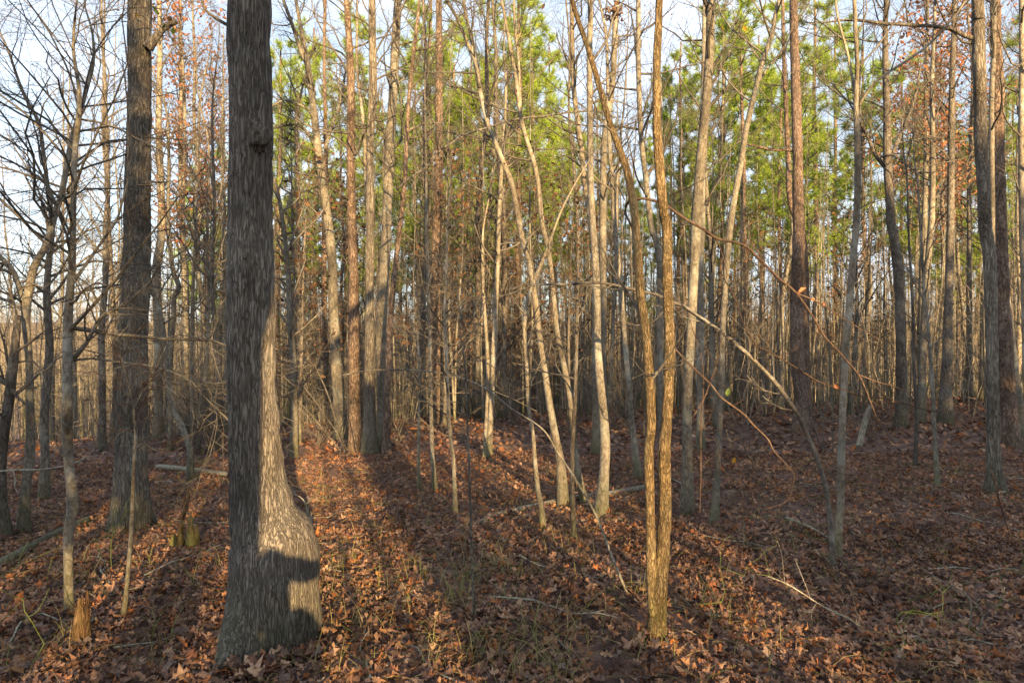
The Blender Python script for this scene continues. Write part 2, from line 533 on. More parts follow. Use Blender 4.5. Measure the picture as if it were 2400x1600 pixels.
def traced(name, label, cat, mat, pts, d=None, S=12, step=0.12, relief=0.0, cells=16, zc=11.0, ext=3.5, twigs=10, tb=0.3, L=(0.5, 1.5), up=0.10,
           limbs=(), lean=0.0, leaves=0, flat=0.0, flare=1.25, sub=5, wig=0.16, twmat=None):
    """a tree or sapling read off the photograph: centre line and width in photograph pixels, from the base up, at its own distance"""
    seed = (hash_ := sum(ord(c) * (i + 1) for i, c in enumerate(label)) % 9973)
    rng = np.random.RandomState(seed)
    px, py, w0 = pts[0]
    if d is None:
        d = hit(px, py)
    rows = []
    for k, (x, y, w) in enumerate(pts):
        dd = d + lean * k / len(pts) + (rng.randn() * 0.03 if k else 0)
        p = pix(x, y, dd)
        rows.append([*p, w / F * dd * 0.5])
    b = rows[0]
    g = gz1(b[0], b[1])
    if b[2] > g + 0.25:                                       # base hidden behind the crest: carry the stem down to the soil
        rows.insert(0, [b[0], b[1], g, b[3] * 1.15])
    base = np.array([rows[0][0], rows[0][1], gz1(rows[0][0], rows[0][1])])
    r0 = rows[0][3]
    rows[0][2] = base[2] + 0.02
    rows[0][3] = r0 * flare
    rows.insert(0, [base[0], base[1], base[2] - 0.12, r0 * flare * 1.15])
    if ext and pts[-1][1] < 40:
        a, c = np.array(rows[-1]), np.array(rows[-3])
        dr = norm(a[:3] - c[:3])
        for k in (1, 2, 3):
            dr = norm(dr + np.array([rng.randn() * .06, rng.randn() * .06, .05]))
            q = np.array(rows[-1][:3]) + dr * ext / 3
            rows.append([*q, a[3] * (1 - 0.24 * k)])
    elif name not in ('dead_snag', 'dead_post'):
        a, c = np.array(rows[-1]), np.array(rows[-2])
        dr = norm(a[:3] - c[:3])
        ln = min(2.5, max(0.25, a[3] * 90))
        for k in (1, 2, 3):
            dr = norm(dr + rng.randn(3) * .12)
            rows.append([*(np.array(rows[-1][:3]) + dr * ln / 3), a[3] * (1, .7, .42, .12)[k]])
    rows = np.array(rows)
    rows[:, :3] -= base
    root = thing(name, label, cat, base)
    m = MB()
    P, R = trunk_mesh(m, rows, S, step, relief, cells, 0.06, zc, seed * 0.37)
    m.build('trunk', mat, root)
    lines = [(P, R)]
    for lp in limbs:
        lr = []
        for (x, y, w) in lp:
            q = pix(x, y, d + lean * 0.4) - base
            lr.append([*q, w / F * d * 0.5])
        e = np.array(lr[-1]); f_ = np.array(lr[-2]); lr.append([*(e[:3] + norm(e[:3] - f_[:3]) * .25), e[3] * .25])
        lm = MB()
        lines.append(trunk_mesh(lm, np.array(lr), max(6, S // 2), step))
        lm.build('limb', mat, root)
    if twigs:
        tm = MB()
        allP = []
        for k, (p, r) in enumerate(lines):
            idx = np.linspace(0, len(p) - 1, 24).astype(int)
            p1, r1 = p[idx][None], r[idx][None]
            if cat == 'tree':
                L = (L[0], L[1] * 1.12) if k == 0 else L
            n1 = int(twigs * 1.7) if k == 0 else max(4, twigs // 2)
            A, AR = grow(rng, p1, r1, n1, tb if k == 0 else 0.15, 0.99, L if k == 0 else (L[0] * .5, L[1] * .5), (28, 80), up, wig, 7, 0.5, 0.019, flat)
            B, BR = grow(rng, A, AR, sub, 0.2, 1.0, (L[0] * .3, L[1] * .45), (30, 60), up * 0.6, wig, 5, 0.6, 0.006, flat)
            C, CR = grow(rng, B, BR, 4, 0.2, 1.0, (L[0] * .12, L[1] * .2), (30, 60), up * 0.4, wig, 3, 0.7, 0.003, flat)
            tm.tubes(A, np.maximum(AR, .0022), 4); tm.tubes(B, np.maximum(BR, .0016), 3); tm.tubes(C, np.maximum(CR, .0011), 3)
            allP += [B]
        tm.build('crown', twmat or M_TWIG, root)
        if leaves:
            lm = MB()
            scatter_leaves(lm, rng, np.concatenate(allP), leaves, 0.06, 0.03)
            lm.build('foliage', M_RUST if leaves > 90 else M_BROWN, root, False)
    return root, d, base


def wpts(s):
    """'x y w, x y w' """
    return [tuple(float(v) for v in q.split()) for q in s.split(',')]


# the big oak standing closest, with its swollen foot
OAK_D = 3.86
oak_rows = [(537, 632, 0), (539, 634, 150), (540, 640, 300), (537, 637, 420), (537, 637, 560), (537, 640, 700), (537, 643, 830), (537, 646, 940), (538, 650, 1010), (537, 658, 1080),
            (536, 668, 1150), (535, 690, 1215), (533, 722, 1265), (532, 736, 1320), (531, 738, 1390), (528, 734, 1450), (522, 724, 1500), (514, 706, 1540)]
oak, _, _ = None, 0, 0
b = pix(608, 1536, OAK_D); oak_base = np.array([b[0], b[1], gz1(b[0], b[1])])
oak = thing('oak_tree', 'thick dark oak with furrowed bark and swollen sunlit foot', 'tree', oak_base)
rows = []
for (l, r, y) in oak_rows[::-1]:
    p = pix((l + r) / 2, y, OAK_D + 0.02)
    rr_ = (r - l) / F * OAK_D * 0.5
    rows.append([*(p - oak_base + np.array([0, max(0, rr_ - .135) * .55, 0])), rr_])
rows[0][2] = min(rows[0][2], 0.0)
rows.insert(0, [rows[0][0] - 0.01, 0.02, rows[0][2] - 0.15, rows[0][3] * 1.12])
top = rows[-1]
for k in range(1, 6):
    rows.append([top[0] + 0.01 * k, 0.02, top[2] + 1.6 * k, top[3] * (1 - 0.07 * k)])
m = MB()
trunk_mesh(m, np.array(rows), 128, 0.018, 0.006, 26, 0.06, 8.0, 3.3, 0.10)
m.build('trunk', M_OAK, oak)
# burl, root toe, a thin low branch to the left and crown above
m = MB()
rg = np.random.RandomState(3)
bp = pix(606, 322, OAK_D - 0.085) - oak_base
th = np.linspace(0, 2 * PI, 20, endpoint=False); ph = np.linspace(-PI / 2, PI / 2, 14)
TH, PH = np.meshgrid(th, ph)
rr = 1 + (vnoise(TH / 2 / PI * 9, PH * 4 + 3, 9) - 0.5) * 0.9
vv = np.stack([np.cos(PH) * np.cos(TH) * .062 * rr, np.cos(PH) * np.sin(TH) * .034 * rr, np.sin(PH) * .085 * rr], -1)
i = (np.arange(13)[:, None] * 20 + np.arange(20)[None]); j = (np.arange(13)[:, None] * 20 + (np.arange(20)[None] + 1) % 20)
m.raw(vv.reshape(-1, 3) + bp, np.stack([i, j, j + 20, i + 20], -1).reshape(-1, 4))
m.build('burl', M_DARK, oak)
m = MB()
q = [np.append(pix(x, y, OAK_D - o) - oak_base, w / F * OAK_D * .5) for x, y, w, o in ((600, 1400, 90, 0.02), (565, 1480, 80, 0.10), (535, 1545, 62, 0.20), (508, 1580, 40, 0.26), (492, 1600, 16, 0.30))]
q[-1][2] -= 0.02
trunk_mesh(m, np.array(q), 28, 0.02, 0.004, 12, 0.05)
m.build('root', M_OAK, oak)
m = MB()
P0 = np.array(rows)[:, :3][None]; R0 = np.array(rows)[:, 3][None]
A, AR = grow(rg, P0, R0, 16, 0.86, 1.0, (1.5, 3.5), (40, 75), 0.12, 0.12, 8, 0.3, 0.05)
B_, BR = grow(rg, A, AR, 5, 0.3, 1, (0.5, 1.6), (30, 60), 0.05, 0.15, 5, 0.5, 0.012)
m.tubes(A, AR, 5); m.tubes(B_, BR, 3)
m.build('crown', M_TWIG, oak)
m = MB()
A = smooth_path(np.array([pix(x, y, OAK_D) - oak_base for x, y in ((556, 68), (535, 60), (505, 42), (480, 22), (474, 0), (470, -60))]), 0.03)[None]
m.tubes(A, np.linspace(.012, .005, A.shape[1])[None], 5)
B_, BR = grow(rg, A, np.full(A.shape[:2], .008), 5, .2, 1, (.2, .5), (30, 70), .0, .15, 5, .5, .004)
m.tubes(B_, BR, 3)
m.build('branch', M_TWIG, oak)

# second oak with the broken stub
ob2, d2, base2 = traced('oak_tree', 'grey plated oak with a broken stub branch and dark moss patches', 'tree', M_OAK2,
    wpts('310 1240 88, 308 1180 80, 308 1080 69, 308 1000 67, 312 900 63, 312 800 61, 318 680 60, 322 560 57, 322 480 55, 324 400 54, 326 300 50, 327 200 50, 327 100 49, 328 0 49'),
    S=72, step=0.03, relief=0.009, cells=18, zc=7.0, twigs=8, tb=0.75, L=(0.8, 2.2), ext=6)
for nm, pl in (('stub', '345 112 26, 362 92 19, 380 70 16, 398 58 13, 414 50 11'), ('dead_twig', '340 430 12, 350 427 6, 372 427 5, 396 426 3')):
    m = MB()
    q = [np.append(pix(x, y, d2 - 0.04) - base2, w / F * d2 * .5) for x, y, w in wpts(pl)]
    trunk_mesh(m, np.array(q), 14, 0.03, 0.003, 8)
    m.build(nm, M_OAK2, ob2)
leafshape = np.array([(0, -.5, 0), (.34, -.22, .06), (.3, .15, .05), (0, .5, 0), (-.3, .15, .05), (-.34, -.22, .06)])
rg = np.random.RandomState(12)
for (x, y, mt) in ((363, 22, M_GREENLEAF), (368, 28, M_GREENLEAF), (385, 32, M_GREENLEAF), (379, 46, M_GREENLEAF), (383, 62, M_GREENLEAF), (405, 72, M_GREENLEAF), (398, 44, M_BROWN), (322, 36, M_YELLOW)):
    m = MB()
    a = norm(rg.randn(3)); bb = norm(np.cross(a, rg.randn(3))); c = np.cross(a, bb)
    m.raw(leafshape @ np.stack([a, bb, c]) * 0.075 + pix(x, y, d2 - 0.16) - base2, [np.array([[0, 1, 2, 3], [0, 3, 4, 5]])])
    m.build('leaf', mt, ob2, False)

T = traced
# -- left edge
T('slender_tree', 'slim grey tree beside the rotten twin-spiked stump', 'tree', M_GREY,
  wpts('163 1446 19, 161 1350 20, 161 1250 21, 170 1185 24, 165 1120 21, 160 1060 22, 158 950 22, 158 850 21, 160 745 20, 168 640 15, 171 540 13, 174 400 12, 178 330 12, 183 290 12, 186 215 9, 172 120 7, 176 40 5, 180 0 4'),
  twigs=34, tb=0.28, L=(0.6, 1.9), up=-0.01, flat=0.5, sub=5,
  limbs=[wpts('168 845 12, 205 800 9, 235 745 8, 262 730 7, 300 710 5, 322 688 4'), wpts('160 846 7, 215 840 6, 290 850 5, 340 855 4, 400 870 4, 450 895 3, 480 930 3, 505 955 2')])
T('forked_tree', 'grey forked tree whose arm curves up across the pale sky', 'tree', M_GREY,
  wpts('55 1250 26, 60 1150 20, 70 1060 20, 71 950 17, 69 850 15, 60 746 17, 66 690 18, 79 626 16, 100 590 15, 114 560 14, 130 500 13, 145 450 12, 165 345 12, 180 290 11, 200 220 8, 218 150 7, 217 80 5, 200 20 4, 190 -30 3'),
  twigs=34, tb=0.35, L=(0.6, 2.0), up=0.0, flat=0.5, sub=5,
  limbs=[wpts('60 746 15, 48 690 13, 34 640 12, 10 610 11, -30 580 10'), wpts('62 735 9, 30 710 6, 0 697 5, -60 670 4')])
T('slender_tree', 'dark slim tree just behind the forked grey tree', 'tree', M_DARK,
  wpts('104 1172 22, 106 1060 18, 103 990 18, 112 880 18, 116 800 17, 110 690 15, 116 600 13, 122 530 11, 112 440 9, 100 344 8, 90 285 8, 60 230 7, 40 180 6, 20 120 5, 0 75 4'), twigs=30, tb=0.35, L=(0.6, 1.8), up=0.0, flat=0.5, sub=5)
T('dead_snag', 'leaning dead snag with a stripped reddish broken top', 'snag', M_DARK,
  wpts('8 1262 34, 4 1180 26, 2 1090 22, 10 1005 22, 22 930 20, 29 870 20, 36 800 17, 42 740 12'), twigs=4, tb=0.5, ext=0,
  limbs=[wpts('-5 890 5, 12 900 5, 18 870 5, 40 850 4, 80 848 4, 100 880 3, 118 940 3, 118 960 2'), wpts('-40 860 9, 10 895 8, 38 925 7')])
T('slender_tree', 'dark trunk standing between the grey tree and the plated oak', 'tree', M_DARK,
  wpts('240 1010 17, 240 950 15, 239 860 15, 238 780 14, 244 700 13, 248 640 12, 247 540 11, 253 447 10, 250 340 9, 246 200 8, 240 80 6, 238 0 5'), d=13.5, twigs=34, tb=0.2, L=(0.6, 2.2), up=0.03)
T('bare_tree', 'straight tan trunk showing just past the plated oak', 'tree', M_PALE,
  wpts('372 1000 22, 371 900 20, 372 815 19, 367 640 19, 379 540 17, 376 413 15, 372 293 14, 374 190 12, 375 100 11, 373 0 9'), d=15.5, twigs=26, tb=0.35, L=(0.8, 2.4))
T('bare_tree', 'tall thin sunlit trunk in front of the rust-leaved oak', 'tree', M_PALE,
  wpts('436 1000 13, 433 800 12, 430 609 12, 427 540 11, 423 344 10, 424 200 9, 422 34 7, 421 -10 6'), d=17, twigs=24, tb=0.35, L=(0.7, 2.0))
T('crooked_tree', 'thin crooked trunk with a sharp elbow half way up', 'tree', M_GREY,
  wpts('400 1010 12, 398 900 11, 402 800 11, 407 746 11, 408 695 11, 420 674 11, 406 636 10, 398 574 9, 394 480 8, 396 380 7, 390 260 5'), d=12.5, twigs=20, tb=0.4, L=(0.5, 1.6), ext=0)
T('leaning_tree', 'grey stem leaning leftward behind the mossy sunlit stump', 'tree', M_GREY,
  wpts('446 1056 14, 428 1005 14, 406 953 13, 392 860 11, 379 746 10, 360 690 10, 346 640 8, 330 590 6'), d=9.6, twigs=12, tb=0.5, ext=0)
for lab, mt, s, dd in (
    ('thin lichen-grey stem rising right of the mossy stump', M_GREY, '452 1020 10, 450 900 9, 451 712 8, 458 560 7, 462 400 6, 468 250 5', 14.0),
    ('sunlit thin stem halfway between plated oak and thick oak', M_PALE, '466 1050 8, 470 940 8, 484 860 8, 488 700 7, 486 500 6, 490 350 5', 13.0),
    ('dark thin stem tight against the thick oak', M_DARK, '506 1050 13, 510 940 12, 513 850 11, 500 720 10, 496 626 9, 503 500 8, 497 300 6', 12.0),
    ('bare stem right behind the left side of the thick oak', M_GREY, '532 1010 11, 530 860 10, 528 700 9, 524 500 8, 520 300 6', 15.5),
    ('grey stem close right of the thick oak', M_GREY, '689 1037 18, 690 950 15, 688 850 14, 680 750 13, 675 643 12, 668 560 11, 658 490 9, 648 440 7', 11.0),
    ('straight dark stem second right of the thick oak', M_DARK, '706 1000 12, 704 860 11, 702 747 11, 699 560 10, 700 450 9, 694 300 8', 15.0),
    ('reddish pine stem third right of the thick oak', M_PINE, '764 1000 14, 762 800 12, 760 650 12, 761 500 11, 764 350 10, 760 150 8, 762 0 7', 19.0)):
    T('slender_tree', lab, 'tree', mt, wpts(s), d=dd, twigs=24, tb=0.3, L=(0.5, 1.9), ext=3)
T('forked_tree', 'grey lichen tree forking high up right of the thick oak', 'tree', M_GREY,
  wpts('798 1000 30, 793 930 26, 788 860 24, 783 746 23, 779 620 22, 771 537 20, 763 470 19, 754 413 18, 745 344 18, 733 241 15, 722 160 14, 709 86 9, 697 20 8, 692 -20 7'),
  d=13, S=16, twigs=22, tb=0.35, L=(0.7, 2.0), up=0.05,
  limbs=[wpts('722 160 10, 700 105 9, 685 58 8, 664 0 7, 650 -60 6'), wpts('762 350 9, 780 290 8, 798 240 7, 808 180 5'),
         wpts('742 345 8, 715 305 7, 690 292 7, 660 296 5, 636 300 4'), wpts('735 262 6, 700 245 5, 668 235 5, 636 250 4')], leaves=60)
# -- the three-stemmed group
T('bare_tree', 'outer stem of the dark-based trio in the sunlit leaves, pinkish', 'tree', M_PINE,
  wpts('834 1058 34, 832 980 30, 829 850 27, 830 712 24, 828 620 22, 825 540 21, 823 440 20, 822 344 19, 822 172 17, 816 60 15, 812 0 13'), S=16, twigs=18, tb=0.4, L=(0.8, 2.2))
T('bare_tree', 'middle stem of the dark-based trio, straight and grey', 'tree', M_OAK2,
  wpts('868 1062 40, 867 1000 31, 866 900 25, 866 800 22, 866 712 20, 867 540 20, 868 420 19, 869 310 18, 874 207 19, 873 100 18, 872 0 16'), S=16, twigs=18, tb=0.45, L=(0.8, 2.2))
T('bare_tree', 'thickest pale stem of the trio, sunlit high up', 'tree', M_GREY,
  wpts('897 1040 26, 895 980 24, 895 900 22, 893 820 24, 894 747 26, 900 640 24, 905 540 23, 910 440 23, 914 344 23, 920 241 21, 927 103 21, 931 30 19, 932 -10 18'), S=16, twigs=16, tb=0.5, L=(0.8, 2.4), ext=5,
  limbs=[wpts('914 344 10, 902 310 9, 890 290 8, 876 270 6'), wpts('922 350 7, 945 322 6, 960 305 6, 990 292 5, 1010 290 4')])
T('slender_tree', 'reddish slim stem leaning off the trio', 'tree', M_PINE,
  wpts('905 1020 20, 908 900 16, 914 780 14, 921 678 13, 934 560 12, 941 500 11, 947 440 11, 951 379 11, 958 241 10, 972 103 9, 980 40 7, 984 0 6'), d=11.2, twigs=18, tb=0.4, L=(0.6, 2.0))
T('pine_tree', 'tall straight pinkish pine behind the thin white saplings', 'tree', M_PINE,
  wpts('1027 1000 30, 1025 900 26, 1023 780 24, 1021 660 24, 1024 540 24, 1028 400 20, 1029 250 18, 1029 120 16, 1028 0 14'), d=15.5, S=16, twigs=20, tb=0.35, L=(0.8, 2.5), ext=5)
# -- saplings in the sun
T('sapling', 'thin chalky sapling forking at mid height, straight in the leaves', 'sapling', M_PALE,
  wpts('1067 1206 11, 1065 1140 10, 1063 1077 9, 1055 1020 9, 1049 900 8, 1045 800 8, 1043 730 8, 1046 650 7, 1048 560 6, 1052 470 4'), twigs=16, tb=0.3, L=(0.3, 1.0), ext=0, up=0.06)
T('sapling', 'slim grey sapling left of the chalky forking one', 'sapling', M_GREY,
  wpts('1020 1153 12, 1016 1100 11, 1012 1040 10, 1009 900 9, 1008 780 9, 1005 700 8, 1001 560 8, 999 400 6, 996 250 4'), twigs=16, tb=0.4, L=(0.3, 1.2), ext=0)
T('sapling', 'short wispy sapling in the brushy gap by the trio', 'sapling', M_PALE,
  wpts('982 1146 8, 981 1060 7, 982 950 6, 984 874 5, 980 780 4'), twigs=18, tb=0.4, L=(0.4, 1.1), ext=0, up=-0.02, flat=0.4)
T('sapling', 'bright sunlit sapling, taller of the close pair', 'sapling', M_PALE,
  wpts('1146 1076 14, 1150 980 13, 1155 884 13, 1158 815 13, 1163 678 12, 1168 560 11, 1171 480 10, 1175 406 9, 1182 300 7, 1186 200 5'), twigs=18, tb=0.4, L=(0.4, 1.4), ext=0, leaves=20)
T('sapling', 'shorter of the close sunlit pair, broken at its tip', 'sapling', M_PALE,
  wpts('1137 1077 12, 1141 980 10, 1144 884 10, 1139 781 9, 1134 700 7, 1131 626 6'), twigs=12, tb=0.4, L=(0.3, 0.9), ext=0)
T('bowed_tree', 'pale bowed tree sweeping leftward to the top, mossy foot by the log', 'tree', M_PALE,
  wpts('1320 1185 25, 1313 1077 20, 1303 1030 19, 1292 970 17, 1279 884 15, 1268 815 14, 1260 747 14, 1248 660 14, 1240 609 14, 1223 557 14, 1215 510 14, 1199 430 13, 1182 386 12, 1162 337 11, 1139 275 10, 1124 207 10, 1115 155 9, 1103 86 8, 1086 0 7'),
  S=14, twigs=16, tb=0.45, L=(0.5, 1.6), limbs=[wpts('1124 205 8, 1118 160 8, 1095 100 8, 1070 40 7, 1046 0 7, 1030 -40 6')])
T('bowed_tree', 'pale curved tree crossing behind the bowed one at head height', 'tree', M_PALE,
  wpts('1368 1180 16, 1358 1120 15, 1347 1056 15, 1342 988 14, 1334 919 14, 1320 850 14, 1306 781 13, 1299 712 12, 1292 640 12, 1285 585 12, 1272 530 12, 1263 448 12, 1254 389 11, 1234 327 10, 1220 269 9, 1210 189 9, 1203 150 8, 1196 110 8, 1185 50 7, 1174 -5 6'),
  twigs=16, tb=0.45, L=(0.5, 1.6), limbs=[wpts('1220 265 7, 1216 150 6, 1207 60 6, 1204 0 5')])
T('sapling', 'white crooked sapling in front of the bowed tree', 'sapling', M_PALE,
  wpts('1273 1240 14, 1268 1180 12, 1261 1146 11, 1252 1060 10, 1250 1020 9, 1239 953 9, 1234 850 9, 1229 764 9, 1235 712 9, 1246 675 9, 1258 643 9, 1270 615 8, 1280 590 7'), twigs=10, tb=0.4, L=(0.3, 0.9), ext=0,
  limbs=[wpts('1241 912 4, 1248 890 4, 1257 870 3')])
T('bare_tree', 'grey trunk behind the curved tree, kinked below the pale limb', 'tree', M_PALE,
  wpts('1396 1000 16, 1394 800 14, 1396 650 14, 1390 560 13, 1378 482 13, 1368 413 12, 1362 340 12, 1356 300 12, 1345 207 11, 1341 100 11, 1339 0 10'), d=11, twigs=16, tb=0.4, L=(0.6, 1.8))
T('bare_tree', 'dark-blotched grey trunk with a broad foot behind the log', 'tree', M_GREY,
  wpts('1408 1208 32, 1415 1120 26, 1418 1040 24, 1411 940 20, 1406 884 19, 1400 798 17, 1399 695 17, 1394 600 17, 1389 520 16, 1384 413 15, 1383 300 15, 1382 241 14, 1382 100 13, 1383 0 12'), S=14, twigs=14, tb=0.5, L=(0.6, 1.8))
T('bare_tree', 'slim grey trunk just left of the golden twin tree', 'tree', M_GREY,
  wpts('1496 1124 18, 1490 1070 16, 1483 1010 14, 1475 919 13, 1466 815 12, 1458 712 12, 1451 626 11, 1442 540 11, 1436 440 10, 1428 330 9, 1424 200 8, 1420 80 7'), twigs=14, tb=0.5, L=(0.6, 1.8), ext=0)
T('dead_post', 'dark slim dead pole in front of the fallen log', 'pole', M_DARK,
  wpts('1346 1268 13, 1342 1180 11, 1341 1060 11, 1347 953 10, 1351 815 9, 1354 690 8, 1354 609 7'), twigs=4, tb=0.5, ext=0)
T('sapling', 'blackish pencil-thin sapling alone in the open leaves', 'sapling', M_DARK,
  wpts('1113 1462 8, 1109 1380 7, 1106 1301 7, 1103 1200 6, 1099 1080 6, 1094 960 5, 1090 860 4'), twigs=10, tb=0.5, L=(0.2, 0.7), ext=0)
# -- the golden twin tree
T('twin_tree', 'golden corky-barked twin tree closest in the middle, dividing low', 'tree', M_GOLD,
  wpts('1540 1496 46, 1541 1440 43, 1546 1380 34, 1553 1301 30, 1558 1198 29, 1557 1060 28, 1562 988 26, 1569 850 25, 1568 747 23, 1564 643 23, 1563 540 23, 1554 482 23, 1545 379 21, 1539 275 19, 1540 138 18, 1546 0 16'),
  S=44, step=0.03, relief=0.004, cells=14, zc=14, twigs=8, tb=0.75, L=(0.4, 1.2), flare=1.1,
  limbs=[wpts('1533 1440 30, 1529 1380 26, 1526 1301 23, 1523 1163 22, 1520 1060 22, 1526 988 21, 1520 850 21, 1509 747 21, 1501 695 20, 1497 626 20, 1492 557 19, 1485 482 19, 1468 396 17, 1441 320 15, 1420 258 13, 1399 183 13, 1379 117 11, 1354 45 11, 1341 0 10, 1328 -50 9')])
T('bare_tree', 'slim grey trunk with dark knots behind the golden tree', 'tree', M_GREY,
  wpts('1552 1050 18, 1548 950 15, 1547 815 14, 1547 643 14, 1537 560 14, 1527 537 14, 1513 413 13, 1502 310 12, 1496 138 12, 1496 0 11'), d=9.4, twigs=16, tb=0.4, L=(0.6, 1.8))
T('bare_tree', 'grey trunk crossing high behind the golden left stem', 'tree', M_GREY,
  wpts('1412 1000 19, 1412 860 18, 1413 700 17, 1413 540 17, 1416 344 16, 1434 207 15, 1440 120 14, 1446 0 13'), d=12.6, twigs=18, tb=0.4, L=(0.7, 2.0), leaves=40)
# -- right of the golden tree
T('bare_tree', 'mossy grey trunk right of the golden tree, leaning right at its top', 'tree', M_GREY,
  wpts('1612 1206 28, 1611 1100 25, 1611 953 23, 1615 850 22, 1621 747 22, 1628 600 23, 1631 537 24, 1636 448 23, 1645 344 22, 1655 241 21, 1664 103 20, 1668 0 19'), S=16, twigs=12, tb=0.5, L=(0.6, 1.8))
T('bare_tree', 'greenish trunk hidden half behind the mossy grey one', 'tree', M_GREY,
  wpts('1642 1010 19, 1641 850 18, 1641 720 18, 1640 620 17, 1646 500 15, 1644 350 13, 1648 200 11, 1652 0 9'), d=11.5, twigs=18, tb=0.35, L=(0.6, 1.9))
T('slender_tree', 'thin sunlit stem leaning far right towards the top', 'tree', M_GREY,
  wpts('1674 1230 18, 1681 1120 15, 1686 1022 14, 1691 884 14, 1695 747 14, 1702 640 14, 1710 540 15, 1720 470 15, 1734 396 14, 1748 310 13, 1765 234 13, 1786 148 12, 1810 79 11, 1826 0 9'), twigs=14, tb=0.5, L=(0.6, 1.8))
T('pine_tree', 'stout red-brown pine rising straight in the middle right', 'tree', M_PINE,
  wpts('1878 990 36, 1878 940 32, 1872 884 29, 1868 780 28, 1867 712 28, 1870 600 27, 1872 540 26, 1870 440 24, 1869 344 23, 1865 207 21, 1861 80 19, 1860 0 18'), d=13.8, S=20, relief=0.008, cells=14, zc=6, step=0.06, twigs=14, tb=0.55, L=(0.8, 2.0), ext=6,
  limbs=[wpts('1871 358 7, 1845 352 6, 1815 352 6, 1780 345 5, 1750 338 4')])
T('bare_tree', 'darker reddish trunk touching the stout pine', 'tree', M_PINE,
  wpts('1890 980 20, 1890 860 17, 1888 740 17, 1886 600 16, 1876 540 15, 1852 470 13, 1848 380 12, 1842 250 10, 1836 100 8, 1834 0 7'), d=15.5, twigs=14, tb=0.45, L=(0.7, 2.0), ext=3)
T('twin_tree', 'straight sunlit ash-coloured tree with a fallen white stick at its foot', 'tree', M_PALE,
  wpts('1963 1312 19, 1966 1240 17, 1970 1180 16, 1972 1060 16, 1974 988 15, 1979 884 15, 1986 781 15, 1993 678 15, 2003 570 15, 2006 537 15, 2010 440 14, 2010 344 14, 2006 241 11, 2009 150 9, 2004 60 9, 2002 0 8'),
  S=14, twigs=12, tb=0.5, L=(0.5, 1.5), limbs=[wpts('2008 250 7, 1997 180 6, 1985 120 6, 1968 60 5, 1960 20 5, 1957 -20 4'), wpts('2013 248 7, 2040 205 6, 2075 175 6, 2117 148 6, 2165 115 5, 2203 79 5, 2240 35 4, 2265 0 4')])
T('bent_sapling', 'long bent stem arching over leftward from the ash-coloured tree foot', 'sapling', M_TWIG,
  wpts('1952 1280 13, 1948 1240 12, 1941 1180 12, 1932 1130 11, 1924 1101 11, 1906 1050 11, 1888 1010 10, 1869 970 10, 1827 908 10, 1793 870 9, 1748 826 9, 1720 802 9, 1676 767 8, 1628 736 8, 1600 716 8, 1578 709 7, 1540 691 7, 1489 679 7, 1437 667 6, 1392 662 6, 1316 667 5, 1261 666 4, 1220 680 3'),
  d=5.4, twigs=12, tb=0.3, L=(0.2, 0.8), ext=0, S=8)
T('bare_tree', 'dark branching tree with wide-spread limbs below the rusty oak leaves', 'tree', M_DARK,
  wpts('2112 965 26, 2113 884 23, 2110 747 22, 2106 643 22, 2096 560 21, 2089 520 20, 2084 440 19, 2080 370 19, 2079 275 16, 2075 138 13, 2075 60 11, 2076 0 10'), d=14.0, S=16, twigs=26, tb=0.4, L=(0.8, 2.6),
  limbs=[wpts('2086 375 10, 2108 320 9, 2130 270 8, 2146 220 7, 2155 170 5'), wpts('2080 400 9, 2050 360 8, 2030 310 8, 2012 285 6')])
T('bare_tree', 'straight grey trunk with a blackened foot', 'tree', M_DARK,
  wpts('2216 925 27, 2219 884 24, 2222 740 18, 2226 600 17, 2228 520 16, 2229 400 15, 2230 310 14, 2232 180 13, 2236 70 11, 2238 0 10'), d=14.5, S=16, twigs=24, tb=0.4, L=(0.7, 2.4))
T('slender_tree', 'olive slim trunk left of the blackened-foot trunk', 'tree', M_GREY,
  wpts('2160 950 17, 2162 850 15, 2168 720 15, 2176 600 14, 2184 500 13, 2186 350 11, 2184 200 9, 2190 60 7, 2192 0 6'), d=14.8, twigs=24, tb=0.35, L=(0.7, 2.2))
T('sapling', 'straight thin grey sapling between the dark trees and the right-hand trunks', 'sapling', M_GREY,
  wpts('2198 1142 11, 2193 1060 10, 2189 988 9, 2186 920 9, 2182 850 8, 2175 760 7, 2166 690 7, 2164 640 6, 2158 560 5, 2152 440 4'), twigs=16, tb=0.4, L=(0.3, 1.2), ext=0)
T('sapling', 'fainter thin sapling left of the straight grey sapling', 'sapling', M_TWIG,
  wpts('2145 1095 9, 2148 1010 8, 2146 930 7, 2142 850 7, 2140 720 6, 2130 560 5, 2126 420 4'), twigs=16, tb=0.4, L=(0.3, 1.2), ext=0)
T('bare_tree', 'rough grey trunk at the far right with a dark mossy foot', 'tree', M_OAK2,
  wpts('2333 1155 42, 2330 1100 32, 2328 1022 27, 2326 884 25, 2323 747 25, 2319 600 26, 2310 540 27, 2305 440 26, 2299 344 25, 2297 250 25, 2295 172 26, 2292 60 26, 2291 0 25'), S=28, step=0.05, relief=0.006, cells=12, zc=8, twigs=10, tb=0.5, L=(0.6, 2.0), ext=5,
  limbs=[wpts('2286 92 11, 2262 84 10, 2230 69 9, 2190 62 8, 2151 60 8, 2100 57 7, 2065 55 7, 2020 49 6, 1979 48 5, 1940 52 4')])
T('slender_tree', 'pale stem running tight beside the rough far-right trunk', 'tree', M_PALE,
  wpts('2330 1010 13, 2329 800 12, 2326 600 12, 2325 420 11, 2324 240 11, 2329 120 10, 2331 0 9'), d=10.5, twigs=10, tb=0.5, L=(0.6, 1.8))
